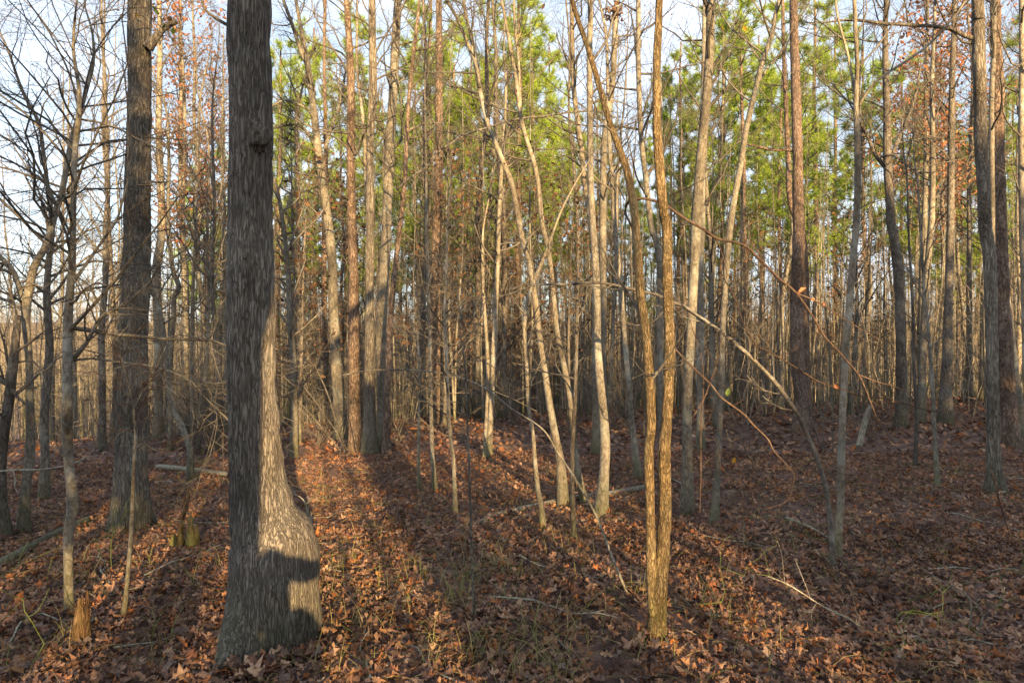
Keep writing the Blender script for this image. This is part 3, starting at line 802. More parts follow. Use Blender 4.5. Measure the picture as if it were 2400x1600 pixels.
T('pine_tree', 'red plated pine lit orange behind the far-right trunk', 'tree', M_PINE,
  wpts('2362 965 38, 2358 900 36, 2354 800 34, 2348 720 32, 2346 640 32, 2342 540 31, 2338 400 29, 2338 300 27, 2338 207 25, 2334 100 22, 2332 0 20'), d=11.6, S=24, relief=0.01, cells=12, zc=6, step=0.05, twigs=12, tb=0.6, L=(0.8, 2.2), ext=6)
T('leaning_tree', 'smooth grey trunk leaning across the red plated pine', 'tree', M_GREY,
  wpts('2400 1030 20, 2394 980 19, 2386 930 19, 2378 870 17, 2371 815 17, 2364 740 16, 2356 678 15, 2346 620 14, 2336 570 13, 2326 520 11, 2322 440 9, 2318 350 7'), twigs=10, tb=0.5, L=(0.5, 1.5), ext=0)
T('bare_tree', 'lichen-pale trunk cut by the right edge of the view', 'tree', M_PALE,
  wpts('2412 1000 18, 2406 850 16, 2402 700 15, 2396 500 14, 2394 345 13, 2395 200 12, 2394 0 11'), d=10.8, twigs=16, tb=0.4, L=(0.6, 2.0))
# left foreground sapling
T('sapling', 'thin sunlit sapling with green foot before the plated oak', 'sapling', M_PALE,
  wpts('290 1450 12, 296 1390 10, 303 1310 10, 308 1240 9, 312 1150 9, 315 1080 8, 318 1020 7, 315 975 6, 312 945 4'), twigs=9, tb=0.62, L=(0.15, 0.5), ext=0, up=0.02, twmat=M_RED,
  limbs=[wpts('320 1055 4, 340 1040 3, 365 1055 3, 400 1045 2, 430 1028 1.5'), wpts('316 958 4, 330 925 3, 345 905 2, 352 890 1.5')])

# ------------------------------------------------------------------ logs, stumps, sticks, vines
def lying(name, label, cat, mat, pts, S=10, relief=0.0, lift=0.0, d=None, twigs=0, group=None, step=0.05):
    """a stem lying on (lift 0) or arching over the ground: pixel path, each point on the soil unless d is given"""
    rows = []
    for x, y, w in pts:
        dd = d if d is not None else hit(x, y)
        p = pix(x, y, dd)
        r = w / F * dd * .5
        if d is None:
            p[2] = gz1(p[0], p[1]) + r * 0.8 + lift
        rows.append([*p, r])
    rows = np.array(rows)
    if d is not None and name not in ('stick', 'leaning_stick'):
        jr = np.random.RandomState(abs(int(pts[1][0])))
        rows[:, 3] *= .72
        rows[1:-1, :3] += jr.randn(len(rows) - 2, 3) * np.array([.004, .02, .004]) * d / 4.5
    base = rows[len(rows) // 2, :3].copy()
    rows[:, :3] -= base
    root = thing(name, label, cat, base, group)
    m = MB()
    P, R = trunk_mesh(m, rows, S, step, relief, 10, 0.06)
    m.build('stem', mat, root)
    if twigs:
        rg = np.random.RandomState(abs(int(pts[0][0])) + 7)
        idx = np.linspace(0, len(P) - 1, 20).astype(int)
        A, AR = grow(rg, P[idx][None], R[idx][None], twigs, 0.1, 1.0, (0.12, 0.5), (25, 70), 0.0, 0.12, 6, 0.6, 0.006)
        B, BR = grow(rg, A, AR, 2, 0.2, 1.0, (0.05, 0.2), (25, 60), 0.0, 0.12, 4, 0.6, 0.003)
        for k in range(len(A)):
            m = MB(); m.tubes(A[k:k + 1], np.maximum(AR[k:k + 1], .0012), 4); m.tubes(B[2 * k:2 * k + 2], np.maximum(BR[2 * k:2 * k + 2], .0009), 3)
            m.build('twig', mat, root)
    return root


lying('fallen_log', 'pale thin fallen log lying across the feet of the bowed trees', 'log', M_DEAD, wpts('1110 1232 7, 1150 1216 11, 1196 1204 13, 1282 1186 14, 1351 1172 14, 1437 1162 14, 1513 1146 12'), relief=0.003)
lying('fallen_log', 'dark grey log sloping down at the left edge', 'log', M_DARK, wpts('-30 1350 24, 40 1310 22, 120 1266 20, 205 1226 18'), relief=0.004, S=14)
lying('fallen_branch', 'grey broken branch lying just above the mossy sunlit stump', 'branch', M_DEAD, wpts('368 1102 12, 410 1106 12, 470 1113 12, 532 1120 10'), lift=0.03)
lying('stick', 'straight pale stick propped against the rotten twin-spiked stump', 'stick', M_DEAD, wpts('40 1606 12, 100 1548 11, 165 1488 9, 226 1447 7'), d=4.15)
lying('fallen_branch', 'white peeling stick at the foot of the ash-coloured twin tree', 'stick', M_DEAD, wpts('1842 1222 9, 1880 1238 10, 1920 1258 9, 1960 1280 8, 1996 1298 7'), lift=0.02)
lying('leaning_pole', 'long thin dead pole leaning from the leaves by the golden tree', 'pole', M_DEAD, wpts('1512 1490 8, 1490 1430 8, 1461 1370 8, 1434 1301 8, 1399 1208 7, 1350 1125 7, 1310 1062 6, 1270 1005 5, 1200 955 4, 1140 915 4, 1060 875 3'), d=4.6, twigs=6)
lying('leaning_stick', 'short whitish lichen stick leaning far back beside the ash-coloured tree', 'stick', M_DEAD, wpts('2012 1046 14, 2022 1010 13, 2034 965 12, 2042 950 8'), d=10.2)
lying('dead_sapling', 'forked dead seedling just right of the thick oak foot', 'sapling', M_DEAD, wpts('742 1292 7, 734 1255 7, 724 1205 7, 718 1180 5, 700 1165 3, 672 1152 3'), d=5.6, twigs=5)
lying('arching_branch', 'drooping grey branch with fine side twigs low in front of the ash-coloured tree', 'branch', M_DEAD, wpts('2062 1604 8, 2054 1550 8, 2040 1500 7, 2000 1455 6, 1930 1420 5, 1850 1372 4, 1800 1350 3'), d=4.2, twigs=9)
lying('hanging_twig', 'pale upright twig in the leaves by the drooping branch', 'twig', M_DEAD, wpts('2258 1580 5, 2263 1530 6, 2270 1460 6, 2269 1400 5, 2230 1370 3'), d=4.3)
lying('hanging_twig', 'curved grey twig bending over at the lower right corner', 'twig', M_DEAD, wpts('2308 1600 7, 2300 1540 7, 2290 1490 6, 2295 1440 5, 2280 1410 4, 2240 1380 3, 2160 1330 3'), d=4.2, twigs=4)
lying('vine', 'thin brown stem curving down at the right edge of the leaves', 'vine', M_RED, wpts('2405 1370 6, 2395 1330 6, 2370 1260 5, 2345 1180 5, 2330 1130 4, 2322 1100 3'), d=6.2)
lying('arching_branch', 'low whippy branch reaching right from the outer stems of the trio', 'branch', M_TWIG, wpts('800 880 6, 860 868 6, 930 868 5, 1000 872 5, 1060 880 4, 1130 905 4, 1200 935 3, 1260 965 2'), d=7.8, twigs=18)
lying('arching_branch', 'thin dry branch curving across the left grey trunks', 'branch', M_DEAD, wpts('-20 1105 6, 40 1100 6, 110 1096 5, 160 1090 5, 195 1075 4, 215 1055 3, 228 1010 3'), d=6.0, twigs=5)
# reddish arching stems in front of the golden tree's right side
RD = 4.4
vine = lying('arching_vine', 'reddish stem hooking over the golden tree and arching down to the right', 'vine', M_RED,
      wpts('1490 560 5, 1478 530 7, 1466 496 8, 1473 474 8, 1506 468 9, 1558 482 9, 1600 510 9, 1645 540 9, 1686 557 9, 1738 578 9, 1782 609 9, 1827 654 8, 1862 685 7, 1899 743 7, 1930 784 7, 1972 833 6, 2010 877 6, 2027 915 5, 2041 946 5, 2061 991 4, 2096 1039 3'), d=RD, twigs=5)
vb = np.array(vine.location)
for s in ('1862 685 6, 1900 700 5, 1931 716 5, 1972 743 4, 2030 778 3, 2072 802 2', '2010 877 4, 2058 895 4, 2095 905 3, 2127 917 2', '2045 900 3, 2080 930 3, 2110 945 2'):
    m = MB(); trunk_mesh(m, np.array([[*(pix(x, y, RD) - vb), w / F * RD * .34] for x, y, w in wpts(s)]), 6, 0.04); m.build('branch', M_RED, vine)
rg = np.random.RandomState(8)
for x, y in ((1870, 688), (1880, 680), (1905, 702), (1930, 712), (1490, 495), (1505, 498), (1960, 905)):
    m = MB(); put_leaves(m, rg, np.array([pix(x, y, RD) - vb]), 0.06); m.build('withered_leaf', M_RUST, vine, False)
lying('arching_vine', 'lower reddish stem spreading right between the slim trunks', 'vine', M_RED,
      wpts('1690 640 3, 1720 700 4, 1745 760 4, 1772 808 5, 1800 825 5, 1841 846 5, 1885 872 5, 1930 895 5, 1975 912 4, 2020 926 4, 2060 932 4, 2099 941 3, 2165 958 3, 2190 962 3, 2206 957 2'), d=4.8, twigs=6)
lying('arching_vine', 'brown-orange stem falling from beside the mossy trunk to the leaves', 'vine', M_RED,
      wpts('1560 790 5, 1600 833 6, 1630 868 6, 1662 898 6, 1685 925 6, 1710 946 6, 1740 972 6, 1765 994 6, 1785 1012 5, 1800 1032 5, 1820 1056 4, 1838 1077 4, 1864 1110 3, 1862 1135 3, 1840 1170 3, 1795 1192 2'), d=5.0, twigs=8)
lying('upright_vine', 'thin orange-brown stems standing by the mossy grey trunk', 'vine', M_RED, wpts('1640 1200 4, 1641 1100 4, 1644 1000 4, 1650 900 4, 1640 830 3, 1622 770 3, 1612 720 2'), d=5.9, twigs=8)
lying('upright_vine', 'forked wiry stem between the mossy trunk and the far-leaning stem', 'vine', M_RED, wpts('1622 980 3, 1650 935 4, 1672 890 4, 1684 840 3, 1690 790 2'), d=5.4, twigs=4)
lying('arching_branch', 'long dark branch bowing across the pale curved trees near the top', 'branch', M_TWIG, wpts('1440 275 6, 1400 262 6, 1340 262 6, 1280 272 6, 1220 282 6, 1150 298 6, 1090 315 6, 1040 350 6, 1000 385 6, 960 420 7, 930 445 8'), d=9.4, twigs=14)
lying('arching_branch', 'lower of two dark branches bowing across the pale curved trees', 'branch', M_TWIG, wpts('1465 470 3, 1440 420 4, 1400 375 4, 1340 350 4, 1260 345 4, 1180 330 5, 1100 318 5, 1020 305 4'), d=8.8, twigs=12)

# rotten stump with two spikes
sb = pix(192, 1545, 3.95); sb[2] = gz1(sb[0], sb[1])
st = thing('rotten_stump', 'rotten orange-brown stump with two splintered spikes', 'stump', sb)
for nm, pl, dy in (('spike', '185 1560 34, 186 1500 28, 186 1460 22, 188 1425 15, 190 1400 7', 0.0), ('spike', '207 1560 20, 208 1500 13, 206 1450 10, 204 1420 8, 203 1382 3', -0.02), ('splinter', '172 1560 18, 172 1520 10, 175 1490 4', 0.03),
                   ('splinter', '216 1556 10, 214 1520 8, 213 1495 3', 0.01)):
    m = MB()
    q = np.array([[*(pix(x, y, 3.95 + dy) - sb), w / F * 3.95 * .5] for x, y, w in wpts(pl)])
    trunk_mesh(m, q, 16, 0.015, 0.007, 8, 0.15, 4.0, dy * 31 + 2)
    m.build(nm, M_ROT, st)
# mossy stump in the sun
mb0 = pix(440, 1262, 5.9); mb0[2] = gz1(mb0[0], mb0[1])
st = thing('mossy_stump', 'small yellow-green mossy stump glowing in a sun patch', 'stump', mb0)
for pl in ('425 1275 14, 424 1250 12, 427 1232 8, 426 1222 3', '438 1275 18, 440 1245 15, 443 1222 10, 441 1208 4', '452 1275 17, 451 1240 13, 449 1215 9, 452 1203 3', '463 1275 14, 464 1250 10, 461 1236 8, 463 1228 3', '412 1277 18, 411 1260 11, 414 1248 3'):
    m = MB(); q = np.array([[*(pix(x, y, 5.9) - mb0), w / F * 5.9 * .5] for x, y, w in wpts(pl)]); q[:, 1] += float(pl[2]) * .01 - .05
    trunk_mesh(m, q, 14, 0.012, 0.008, 7, 0.3, 5.0, float(pl[:3])); m.build('splinter', M_MOSSY, st)
m = MB(); q = np.array([[*(pix(x, y, 5.95) - mb0), w / F * 5.9 * .5] for x, y, w in wpts('424 1215 12, 432 1195 14, 440 1160 10, 443 1140 6')]); trunk_mesh(m, q, 10, 0.012, 0.004, 6, 0.2, 5.0); m.build('splinter', M_ROT, st)

# ball of withered leaves caught high in a branch
lb = pix(1436, 34, 7.6)
nest = thing('leaf_cluster', 'ball of withered curled leaves hanging near the top edge', 'leaf cluster', lb)
m = MB(); rg = np.random.RandomState(4)
for k in range(46):
    c = rg.randn(3) * np.array([.055, .05, .05])
    a0 = rg.uniform(0, 6.28); r = rg.uniform(.02, .04); n_ = norm(rg.randn(3)); u = norm(np.cross(n_, rg.randn(3))); w_ = np.cross(n_, u)
    t = a0 + np.linspace(0, rg.uniform(2, 4.5), 7)
    cv = c + np.cos(t)[:, None] * u * r + np.sin(t)[:, None] * w_ * r
    wd = (0.016 * np.sin(np.linspace(.25, 2.9, 7)))[:, None] * n_
    m.raw(np.concatenate([cv + wd, cv - wd]), [np.stack([np.arange(6), np.arange(6) + 1, np.arange(6) + 8, np.arange(6) + 7], -1)])
m.build('withered_leaf', M_BROWN, nest, True)
m = MB(); m.tubes(smooth_path(np.array([pix(x, y, 7.6) - lb for x, y in ((1436, 30), (1455, 40), (1470, 72), (1462, 110), (1450, 140), (1446, 180))]), .03)[None], np.linspace(.004, .009, 2)[None].repeat(1, 0)[:, :1].repeat(len(smooth_path(np.array([pix(x, y, 7.6) - lb for x, y in ((1436, 30), (1455, 40), (1470, 72), (1462, 110), (1450, 140), (1446, 180))]), .03)), 1), 5)
m.build('twig', M_TWIG, nest)

# single leaves still hanging on threads of twig
def hung_leaf(px, py, d, size, mt, label, tx, ty):
    b = pix(px, py, d)
    t = thing('hanging_leaf', label, 'leaf', b)
    rg = np.random.RandomState(int(px))
    a = norm(np.array([rg.randn() * .3, rg.randn() * .3, 1.0])); bb = norm(np.cross(a, rg.randn(3))); c = np.cross(a, bb)
    m = MB(); m.raw((leafshape * np.array([.75, 1, 1])) @ np.stack([bb, a, c]) * size, [np.array([[0, 1, 2, 3], [0, 3, 4, 5]])]); m.build('blade', mt, t, False)
    e = pix(tx, ty, d + .15) - b
    q = np.array([a * size * .5, e * .4 + np.array([0, 0, .02]), e])
    q = smooth_path(q, 0.02)
    m = MB(); m.tubes(q, np.linspace(.0012, .002, len(q)), 4); m.build('twig', M_TWIG, t)


hung_leaf(1274, 15, 4.5, .055, M_BROWN, 'single dry leaf against the sky at the top edge', 1330, -60)
hung_leaf(764, 272, 6.0, .085, M_YELLOW, 'bright orange leaf hanging right of the thick oak', 745, 200)
hung_leaf(1693, 66, 6.0, .07, M_YELLOW, 'yellow upright leaf on a fine twig near the top', 1640, 40)
hung_leaf(1746, 67, 6.0, .06, M_YELLOW, 'flat yellow leaf beside the upright yellow one', 1800, 40)
hung_leaf(1912, 305, 6.5, .06, M_GREENLEAF, 'small green oval leaf before the stout pine', 1890, 240)
hung_leaf(1720, 1078, 5.2, .055, M_YELLOW, 'yellow-green leaf hung low over the shaded litter', 1700, 1000)
hung_leaf(1990, 200, 6.5, .05, M_GREENLEAF, 'green leaf beside the ash-coloured tree fork', 1960, 150)
hung_leaf(1706, 918, 5.0, .07, M_GREENLEAF, 'broad green leaf low by the brown-orange stem', 1668, 890)
hung_leaf(1210, 215, 7.0, .06, M_BROWN, 'olive leaf against the curved pale tree', 1250, 150)

# green briars: zig-zag stems with side shoots
def briar(label, px, py, dx, dy, n, seed, h=0.25):
    rg = np.random.RandomState(seed)
    d = hit(px, py); p = pix(px, py, d); p[2] = gz1(p[0], p[1])
    t = thing('green_briar', label, 'briar', p, None)
    m = MB()
    q = [np.zeros(3)]
    e = pix(px + dx, py + dy, d) - p
    for k in range(1, n + 1):
        z = h * math.sin(PI * min(1, k / n * .8 + .1)) - h * .3
        q.append(e * k / n + np.array([rg.randn() * .035, rg.randn() * .1, z + rg.randn() * .02]))
    q = np.array(q)
    g = gz(q[:, 0] + p[0], q[:, 1] + p[1]) - p[2]
    q[:, 2] = np.maximum(q[:, 2], g + .01)
    m.tubes(q, np.linspace(.0032, .0016, len(q)), 5)
    for k in range(2, n, 2):
        s = [q[k]]
        dd = norm(np.array([rg.randn(), rg.randn() * .5, .9]))
        for j in range(5):
            dd = norm(dd + rg.randn(3) * .45)
            s.append(s[-1] + dd * rg.uniform(.04, .09))
        s = np.array(s); m.tubes(s, np.linspace(.002, .0012, len(s)), 4)
    m.build('stem', M_VINE, t)


for a in (('green zig-zag briar beside the ash-coloured twin tree', 1960, 1296, -220, -75, 9, 1), ('long green briar creeping left across the shaded leaves', 1600, 1430, 260, -60, 10, 2),
          ('green briar tangle under the drooping branch', 2110, 1470, 140, -70, 7, 3), ('green briar at the bottom right among dark leaves', 2060, 1570, 170, -110, 8, 4),
          ('green briar by the curved brown stem at the right edge', 2330, 1450, 60, -110, 6, 5), ('green briar sprig left of the rotten stump', 40, 1400, 70, -60, 6, 6),
          ('green briar sprig between the rotten stump and the plated oak', 220, 1340, 60, -70, 6, 7), ('yellow-green briar standing over the mossy sunlit stump', 468, 1200, 6, -140, 7, 8),
          ('green briar shoot in front of the plated oak', 262, 1345, 14, -90, 5, 9), ('green briar at the left bottom corner', 70, 1570, -40, -130, 6, 10)):
    briar(*a)

# ------------------------------------------------------------------ stock trees and their copies
def stock_bare(seed, h, r, n1, mat, wob=0.25, up=0.12, L=(0.7, 2.6), leaves=0, lmat=None, t0=0.22):
    rg = np.random.RandomState(seed)
    k = 9
    z = np.linspace(0, h, k)
    x = np.cumsum(rg.randn(k) * wob * h / 90); y = np.cumsum(rg.randn(k) * wob * h / 90)
    x -= x[0]; y -= y[0]
    rows = np.stack([x, y, z - 0.3, r * (1 - 0.8 * (z / h) ** 1.1)], -1)
    rows[0, 3] *= 1.3
    rt = thing('bare_tree', '', 'tree', (0, 0, 0))
    m = MB(); P, R = trunk_mesh(m, rows, 8, h / 22, 0, 8, 0.08, seed=seed); tr = m.build('trunk', mat, rt)
    idx = np.linspace(0, len(P) - 1, 26).astype(int)
    A, AR = grow(rg, P[idx][None], R[idx][None], int(n1 * 1.35), t0, 0.98, L, (30, 75), up, 0.14, 6, 0.5, 0.03)
    B, BR = grow(rg, A, AR, 6, 0.2, 1, (L[0] * .3, L[1] * .45), (25, 60), up * .5, .15, 5, .55, .010)
    C, CR = grow(rg, B, BR, 4, 0.2, 1, (L[0] * .15, L[1] * .22), (25, 60), up * .4, .15, 3, .6, .005)
    m = MB(); m.tubes(A, np.maximum(AR * .85, .0045), 4); m.tubes(B, np.maximum(BR * .8, .003), 3); m.tubes(C, np.maximum(CR * .8, .002), 3)
    cr = m.build('crown', M_TWIG, rt)
    KIDS[rt.name] = [tr, cr]
    if leaves:
        m = MB(); scatter_leaves(m, rg, np.concatenate([B]), leaves, 0.14, 0.13); KIDS[rt.name].append(m.build('foliage', lmat, rt, False))
    return rt


def stock_pine(seed, h, r, t0=0.5, tufts=800):
    rg = np.random.RandomState(seed)
    k = 8; z = np.linspace(0, h, k)
    x = np.cumsum(rg.randn(k) * .06); y = np.cumsum(rg.randn(k) * .06)
    rows = np.stack([x - x[0], y - y[0], z - .3, r * (1 - .75 * z / h)], -1)
    rt = thing('pine_tree', '', 'tree', (0, 0, 0))
    m = MB(); P, R = trunk_mesh(m, rows, 10, h / 26, 0, 8, 0.06, seed=seed); tr = m.build('trunk', M_PINE, rt)
    idx = np.linspace(0, len(P) - 1, 26).astype(int)
    A, AR = grow(rg, P[idx][None], R[idx][None], 44, t0, .99, (1.3, 3.4), (55, 95), .10, .10, 6, .4, .03)
    B, BR = grow(rg, A, AR, 5, .35, 1, (.3, .9), (25, 60), .12, .14, 4, .6, .012)
    D, DR = grow(rg, P[idx][None], R[idx][None], 12, .12, t0, (.5, 1.6), (70, 100), -.02, .12, 5, .35, .016)
    m = MB(); m.tubes(A, np.maximum(AR, .008), 4); m.tubes(B, np.maximum(BR, .005), 3); m.tubes(D, np.maximum(DR, .006), 3); cr = m.build('crown', M_TWIG, rt)
    tips = np.concatenate([B[:, -1], B[:, 2], A[:, -1]]); dirs = np.concatenate([norm(B[:, -1] - B[:, -2]), norm(B[:, 3] - B[:, 2]), norm(A[:, -1] - A[:, -2])])
    s = rg.permutation(len(tips))[:tufts]
    m = MB(); needles(m, rg, tips[s], dirs[s], 36, .34, .013); fo = m.build('foliage', M_NEEDLE, rt, False)
    KIDS[rt.name] = [tr, cr, fo]
    return rt


def stock_shrub(seed, h, n, mat=None):
    rg = np.random.RandomState(seed)
    rt = thing('bare_shrub', '', 'shrub', (0, 0, 0))
    m = MB(); allA = []
    b = np.zeros((n, 3)); b[:, :2] = rg.randn(n, 2) * .12
    d = norm(np.concatenate([rg.randn(n, 2) * .35, np.ones((n, 1))], 1))
    out = [b - np.array([0, 0, .15])]
    for k in range(8):
        d = norm(d + rg.randn(n, 3) * .1)
        out.append(out[-1] + d * h / 8 * rg.uniform(.7, 1.2, (n, 1)))
    P = np.stack(out, 1); R = np.linspace(.013, .004, 9)[None].repeat(n, 0) * rg.uniform(.5, 1.2, (n, 1))
    st = MB(); st.tubes(P, R, 4); s1 = st.build('stems', mat or M_TWIG, rt)
    A, AR = grow(rg, P, R, 8, .2, 1, (.3, 1.1), (30, 75), .04, .14, 5, .6, .006)
    B, BR = grow(rg, A, AR, 4, .2, 1, (.1, .4), (30, 60), .03, .14, 4, .6, .003)
    m.tubes(A, np.maximum(AR, .003), 3); m.tubes(B, np.maximum(BR, .002), 3); s2 = m.build('crown', M_TWIG, rt)
    KIDS[rt.name] = [s1, s2]
    return rt


def shade_cedar(seed, h, rad, z0, leaves):
    """leafy shade caster added out of view, with foliage from z0 up"""
    rg = np.random.RandomState(seed)
    rt = thing('shade_evergreen', '', 'tree', (0, 0, 0))
    rows = np.array([[0, 0, -.3, h * .014], [0, 0, h * .5, h * .009], [0, 0, h, .01]])
    m = MB(); trunk_mesh(m, rows, 8, .5); tr = m.build('trunk', M_DARK, rt)
    z = z0 + (h - z0) * rg.rand(leaves) ** 1.3
    rr = rad * (1 - ((z - z0) / (h - z0 + .3)) ** 1.6) * np.sqrt(rg.rand(leaves)) * rg.uniform(.6, 1.15, leaves)
    a = rg.rand(leaves) * 2 * PI
    if z0 > 1:
        z = z + (vnoise(a * 2.2, a * 0 + 3) - .5) * 1.6 + rg.randn(leaves) * .35
    c = np.stack([np.cos(a) * rr, np.sin(a) * rr, z], -1)
    m = MB(); put_leaves(m, rg, c, .30); fo = m.build('foliage', M_NEEDLE, rt, False)
    KIDS[rt.name] = [tr, fo]
    return rt


bare = [stock_bare(11, 13, .075, 34, M_GREY, .55), stock_bare(12, 15, .095, 36, M_GREY, .55), stock_bare(13, 10, .05, 30, M_PALE, .55), stock_bare(14, 14, .08, 34, M_DARK, .55),
        stock_bare(15, 9, .04, 28, M_GREY, .5), stock_bare(16, 16, .11, 36, M_PALE, .55), stock_bare(17, 12, .06, 34, M_DARK, .4), stock_bare(18, 11, .055, 30, M_GREY, .5, .05)]
pines = [stock_pine(21, 18, .14, .40), stock_pine(22, 20, .16, .42), stock_pine(23, 15, .11, .36), stock_pine(24, 17, .13, .44)]
rust = [stock_bare(31, 15, .10, 34, M_GREY, .3, .06, (1.0, 3.2), 1900, M_RUST, .4), stock_bare(32, 7, .05, 34, M_DARK, .4, .0, (.6, 2.0), 420, M_BROWN, .2)]
shrubs = [stock_shrub(41, 2.6, 9), stock_shrub(42, 3.4, 7), stock_shrub(43, 1.8, 11)]

USED = set()
TAKEN = set()
MARKS = [(18, 'the leaning dead snag'), (70, 'the grey forked tree'), (163, 'the slim tree by the rotten stump'), (315, 'the plated oak'), (432, 'the thin tree before the rusty oak'), (590, 'the thick dark oak'),
         (690, 'the stem right of the thick oak'), (785, 'the lichen forked tree'), (866, 'the dark-based trio'), (1024, 'the straight pinkish pine'), (1158, 'the close sunlit pair'), (1245, 'the white crooked sapling'),
         (1300, 'the bowed pale tree'), (1405, 'the dark-blotched grey trunk'), (1560, 'the golden twin tree'), (1615, 'the mossy grey trunk'), (1695, 'the far-leaning thin stem'), (1875, 'the stout red-brown pine'),
         (1985, 'the ash-coloured twin tree'), (2100, 'the dark wide-limbed tree'), (2220, 'the blackened-foot trunk'), (2330, 'the rough far-right trunk'), (2400, 'the trunk at the right edge')]


def where(look, x, y, shared, cuts=(19, 27, 37), words=('just beyond', 'well beyond', 'deep behind', 'far off behind')):
    """a label that places a thing by the nearest tree one can find; the shared one where that is taken"""
    px = CX + x / y * F
    mx, nm = min(MARKS, key=lambda a: abs(a[0] - px))
    rel = words[sum(y > c for c in cuts)]
    side = '' if abs(px - mx) < 16 else (' and left of' if px < mx else ' and right of')
    if side:
        rel = rel.replace(' behind', '') if 'behind' in rel else rel
    lab = f'{look} {rel}{side} {nm}'
    if lab in TAKEN or not -20 < px < 2420:
        return shared
    TAKEN.add(lab)
    return lab


LOOK = {}


def place(proto, x, y, sc, label, group):
    rz = RS.uniform(0, 2 * PI)
    loc = (x, y, gz1(x, y))
    if proto.name not in USED:
        USED.add(proto.name)
        proto.location = loc; proto.rotation_euler = (0, 0, rz); proto.scale = (sc, sc, sc)
        proto['label'] = label; proto['group'] = group
        return proto
    return copy_tree(proto, loc, rz, sc, label, group)


# green pines: photograph column, distance
for k, (px, y, sc) in enumerate(((650, 25, .85), (470, 30, .8), (690, 27, .95), (740, 33, 1.05), (815, 30, 1.0), (860, 38, 1.1), (985, 30, 1.0), (1060, 24, .9), (1125, 27, .95), (1190, 31, 1.0), (1250, 26, .85), (1310, 36, 1.0),
                            (1390, 30, .85), (1470, 38, .95), (1590, 31, .9), (1690, 27, .9), (1745, 22, .85), (1790, 29, 1.0), (1835, 24, .9), (1915, 27, .95), (1960, 34, 1.05), (2030, 30, .95),
                            (2150, 29, .85), (2250, 33, .95), (2330, 27, .85), (2410, 30, .9), (480, 36, .75), (545, 40, .8), (1000, 42, 1.1), (1640, 44, 1.1), (2200, 45, 1.0), (1880, 46, 1.2), (760, 46, 1.1), (1150, 45, 1.1), (1100, 24, .95), (1215, 25, .95), (1010, 26, 1.0), (1290, 29, .95), (1560, 28, .85), (900, 29, 1.0), (1090, 35, 1.0), (1030, 34, 1.0), (1220, 39, 1.0), (1610, 26, .8), (1860, 33, 1.0), (1725, 35, 1.0), (2110, 37, 1.0), (2290, 40, 1.0), (1350, 41, 1.0), (930, 45, 1.1), (660, 40, .95), (2370, 36, .9))):
    place(pines[(k * 3 + k // 4) % 4], (px - CX) / F * y, y, sc, where('green-crowned pine', (px - CX) / F * y, y, 'green-crowned pine among the bare trunks in the far wood'), 'green pines of the far wood')
for px, y, sc in ((435, 16.2, .8), (515, 19, .8), (2160, 17, .95), (2270, 21, 1.0), (2215, 25, 1.0)):
    place(rust[0], (px - CX) / F * y, y, sc, where('rusty-leaved oak', (px - CX) / F * y, y, 'oak still holding rusty orange leaves'), 'rust-leaved oaks')
for px, y, sc in ((1040, 15, 1.0), (1150, 17, 1.05), (700, 13, .9), (1240, 19, 1.1), (760, 18, 1.0), (1330, 16, .9), (1960, 20, .9), (660, 20, 1.0), (1100, 22, 1.1), (1420, 24, 1.0), (1750, 19, .9), (2080, 24, 1.0)):
    place(rust[1], (px - CX) / F * y, y, sc, where('small brown-leaved tree', (px - CX) / F * y, y, 'small understory tree hung with withered brown leaves'), 'brown-leaved understory trees')
# crowded bare trees
n = 0
while n < 180:
    y = math.sqrt(RS.uniform(14.5 ** 2, 46 ** 2))
    x = RS.uniform(-1, 1) * (0.86 * y + 1)
    if x < -.42 * y and RS.random() < .6:
        continue
    q = RS.randrange(8)
    place(bare[q], x, y, RS.uniform(.75, 1.25), where(('slim grey leafless tree', 'tall grey leafless tree', 'short pale leafless tree', 'dark leafless tree', 'thin crooked leafless tree', 'stout pale leafless tree', 'dark wavering leafless tree', 'grey spreading leafless tree')[q], x, y, 'slim leafless tree in the crowded wood beyond the leaf-covered rise'), 'crowded leafless trees').rotation_euler[0] = RS.gauss(0, .045) if RS.random() < .88 else RS.uniform(-.3, .3)
    n += 1
for k in range(70):
    y = RS.uniform(10.5, 26)
    x = RS.uniform(-1, 1) * (0.85 * y + 1)
    if y < 13 and abs(x) < 2:
        continue
    place(shrubs[k % 3], x, y, RS.uniform(.7, 1.25) * (0.7 if y < 14 else 1), where(('bushy leafless shrub', 'tall leafless shrub', 'low twiggy shrub')[k % 3], x, y, 'thin many-stemmed leafless shrub among the trunks', (13, 18, 22)), 'leafless understory shrubs')

# far-off wood that reads as one mass
rg = np.random.RandomState(77)
m = MB()
nf = 2300
y = np.sqrt(rg.uniform(46 ** 2, 150 ** 2, nf)); x = rg.uniform(-1, 1, nf) * (.9 * y + 2)
h = rg.uniform(7, 15, nf)
zz = np.linspace(0, 1, 5)
P = np.stack([x[:, None] + np.cumsum(rg.randn(nf, 5) * .15, 1), y[:, None] + np.zeros((nf, 5)), gz(x, y)[:, None] - .3 + h[:, None] * zz], -1)
R = rg.uniform(.04, .12, nf)[:, None] * (1.1 - zz * .85)
m.tubes(P, R, 4)
A, AR = grow(rg, P, R, 22, .08, 1, (.6, 2.6), (30, 75), .08, .18, 4, .4, .03)
m.tubes(A, np.maximum(AR, .014), 3)
fw = m.build('far_wood', M_FAR, kind='stuff')
fw['label'] = 'distant tan wood of countless thin trunks'
fw['category'] = 'woods'

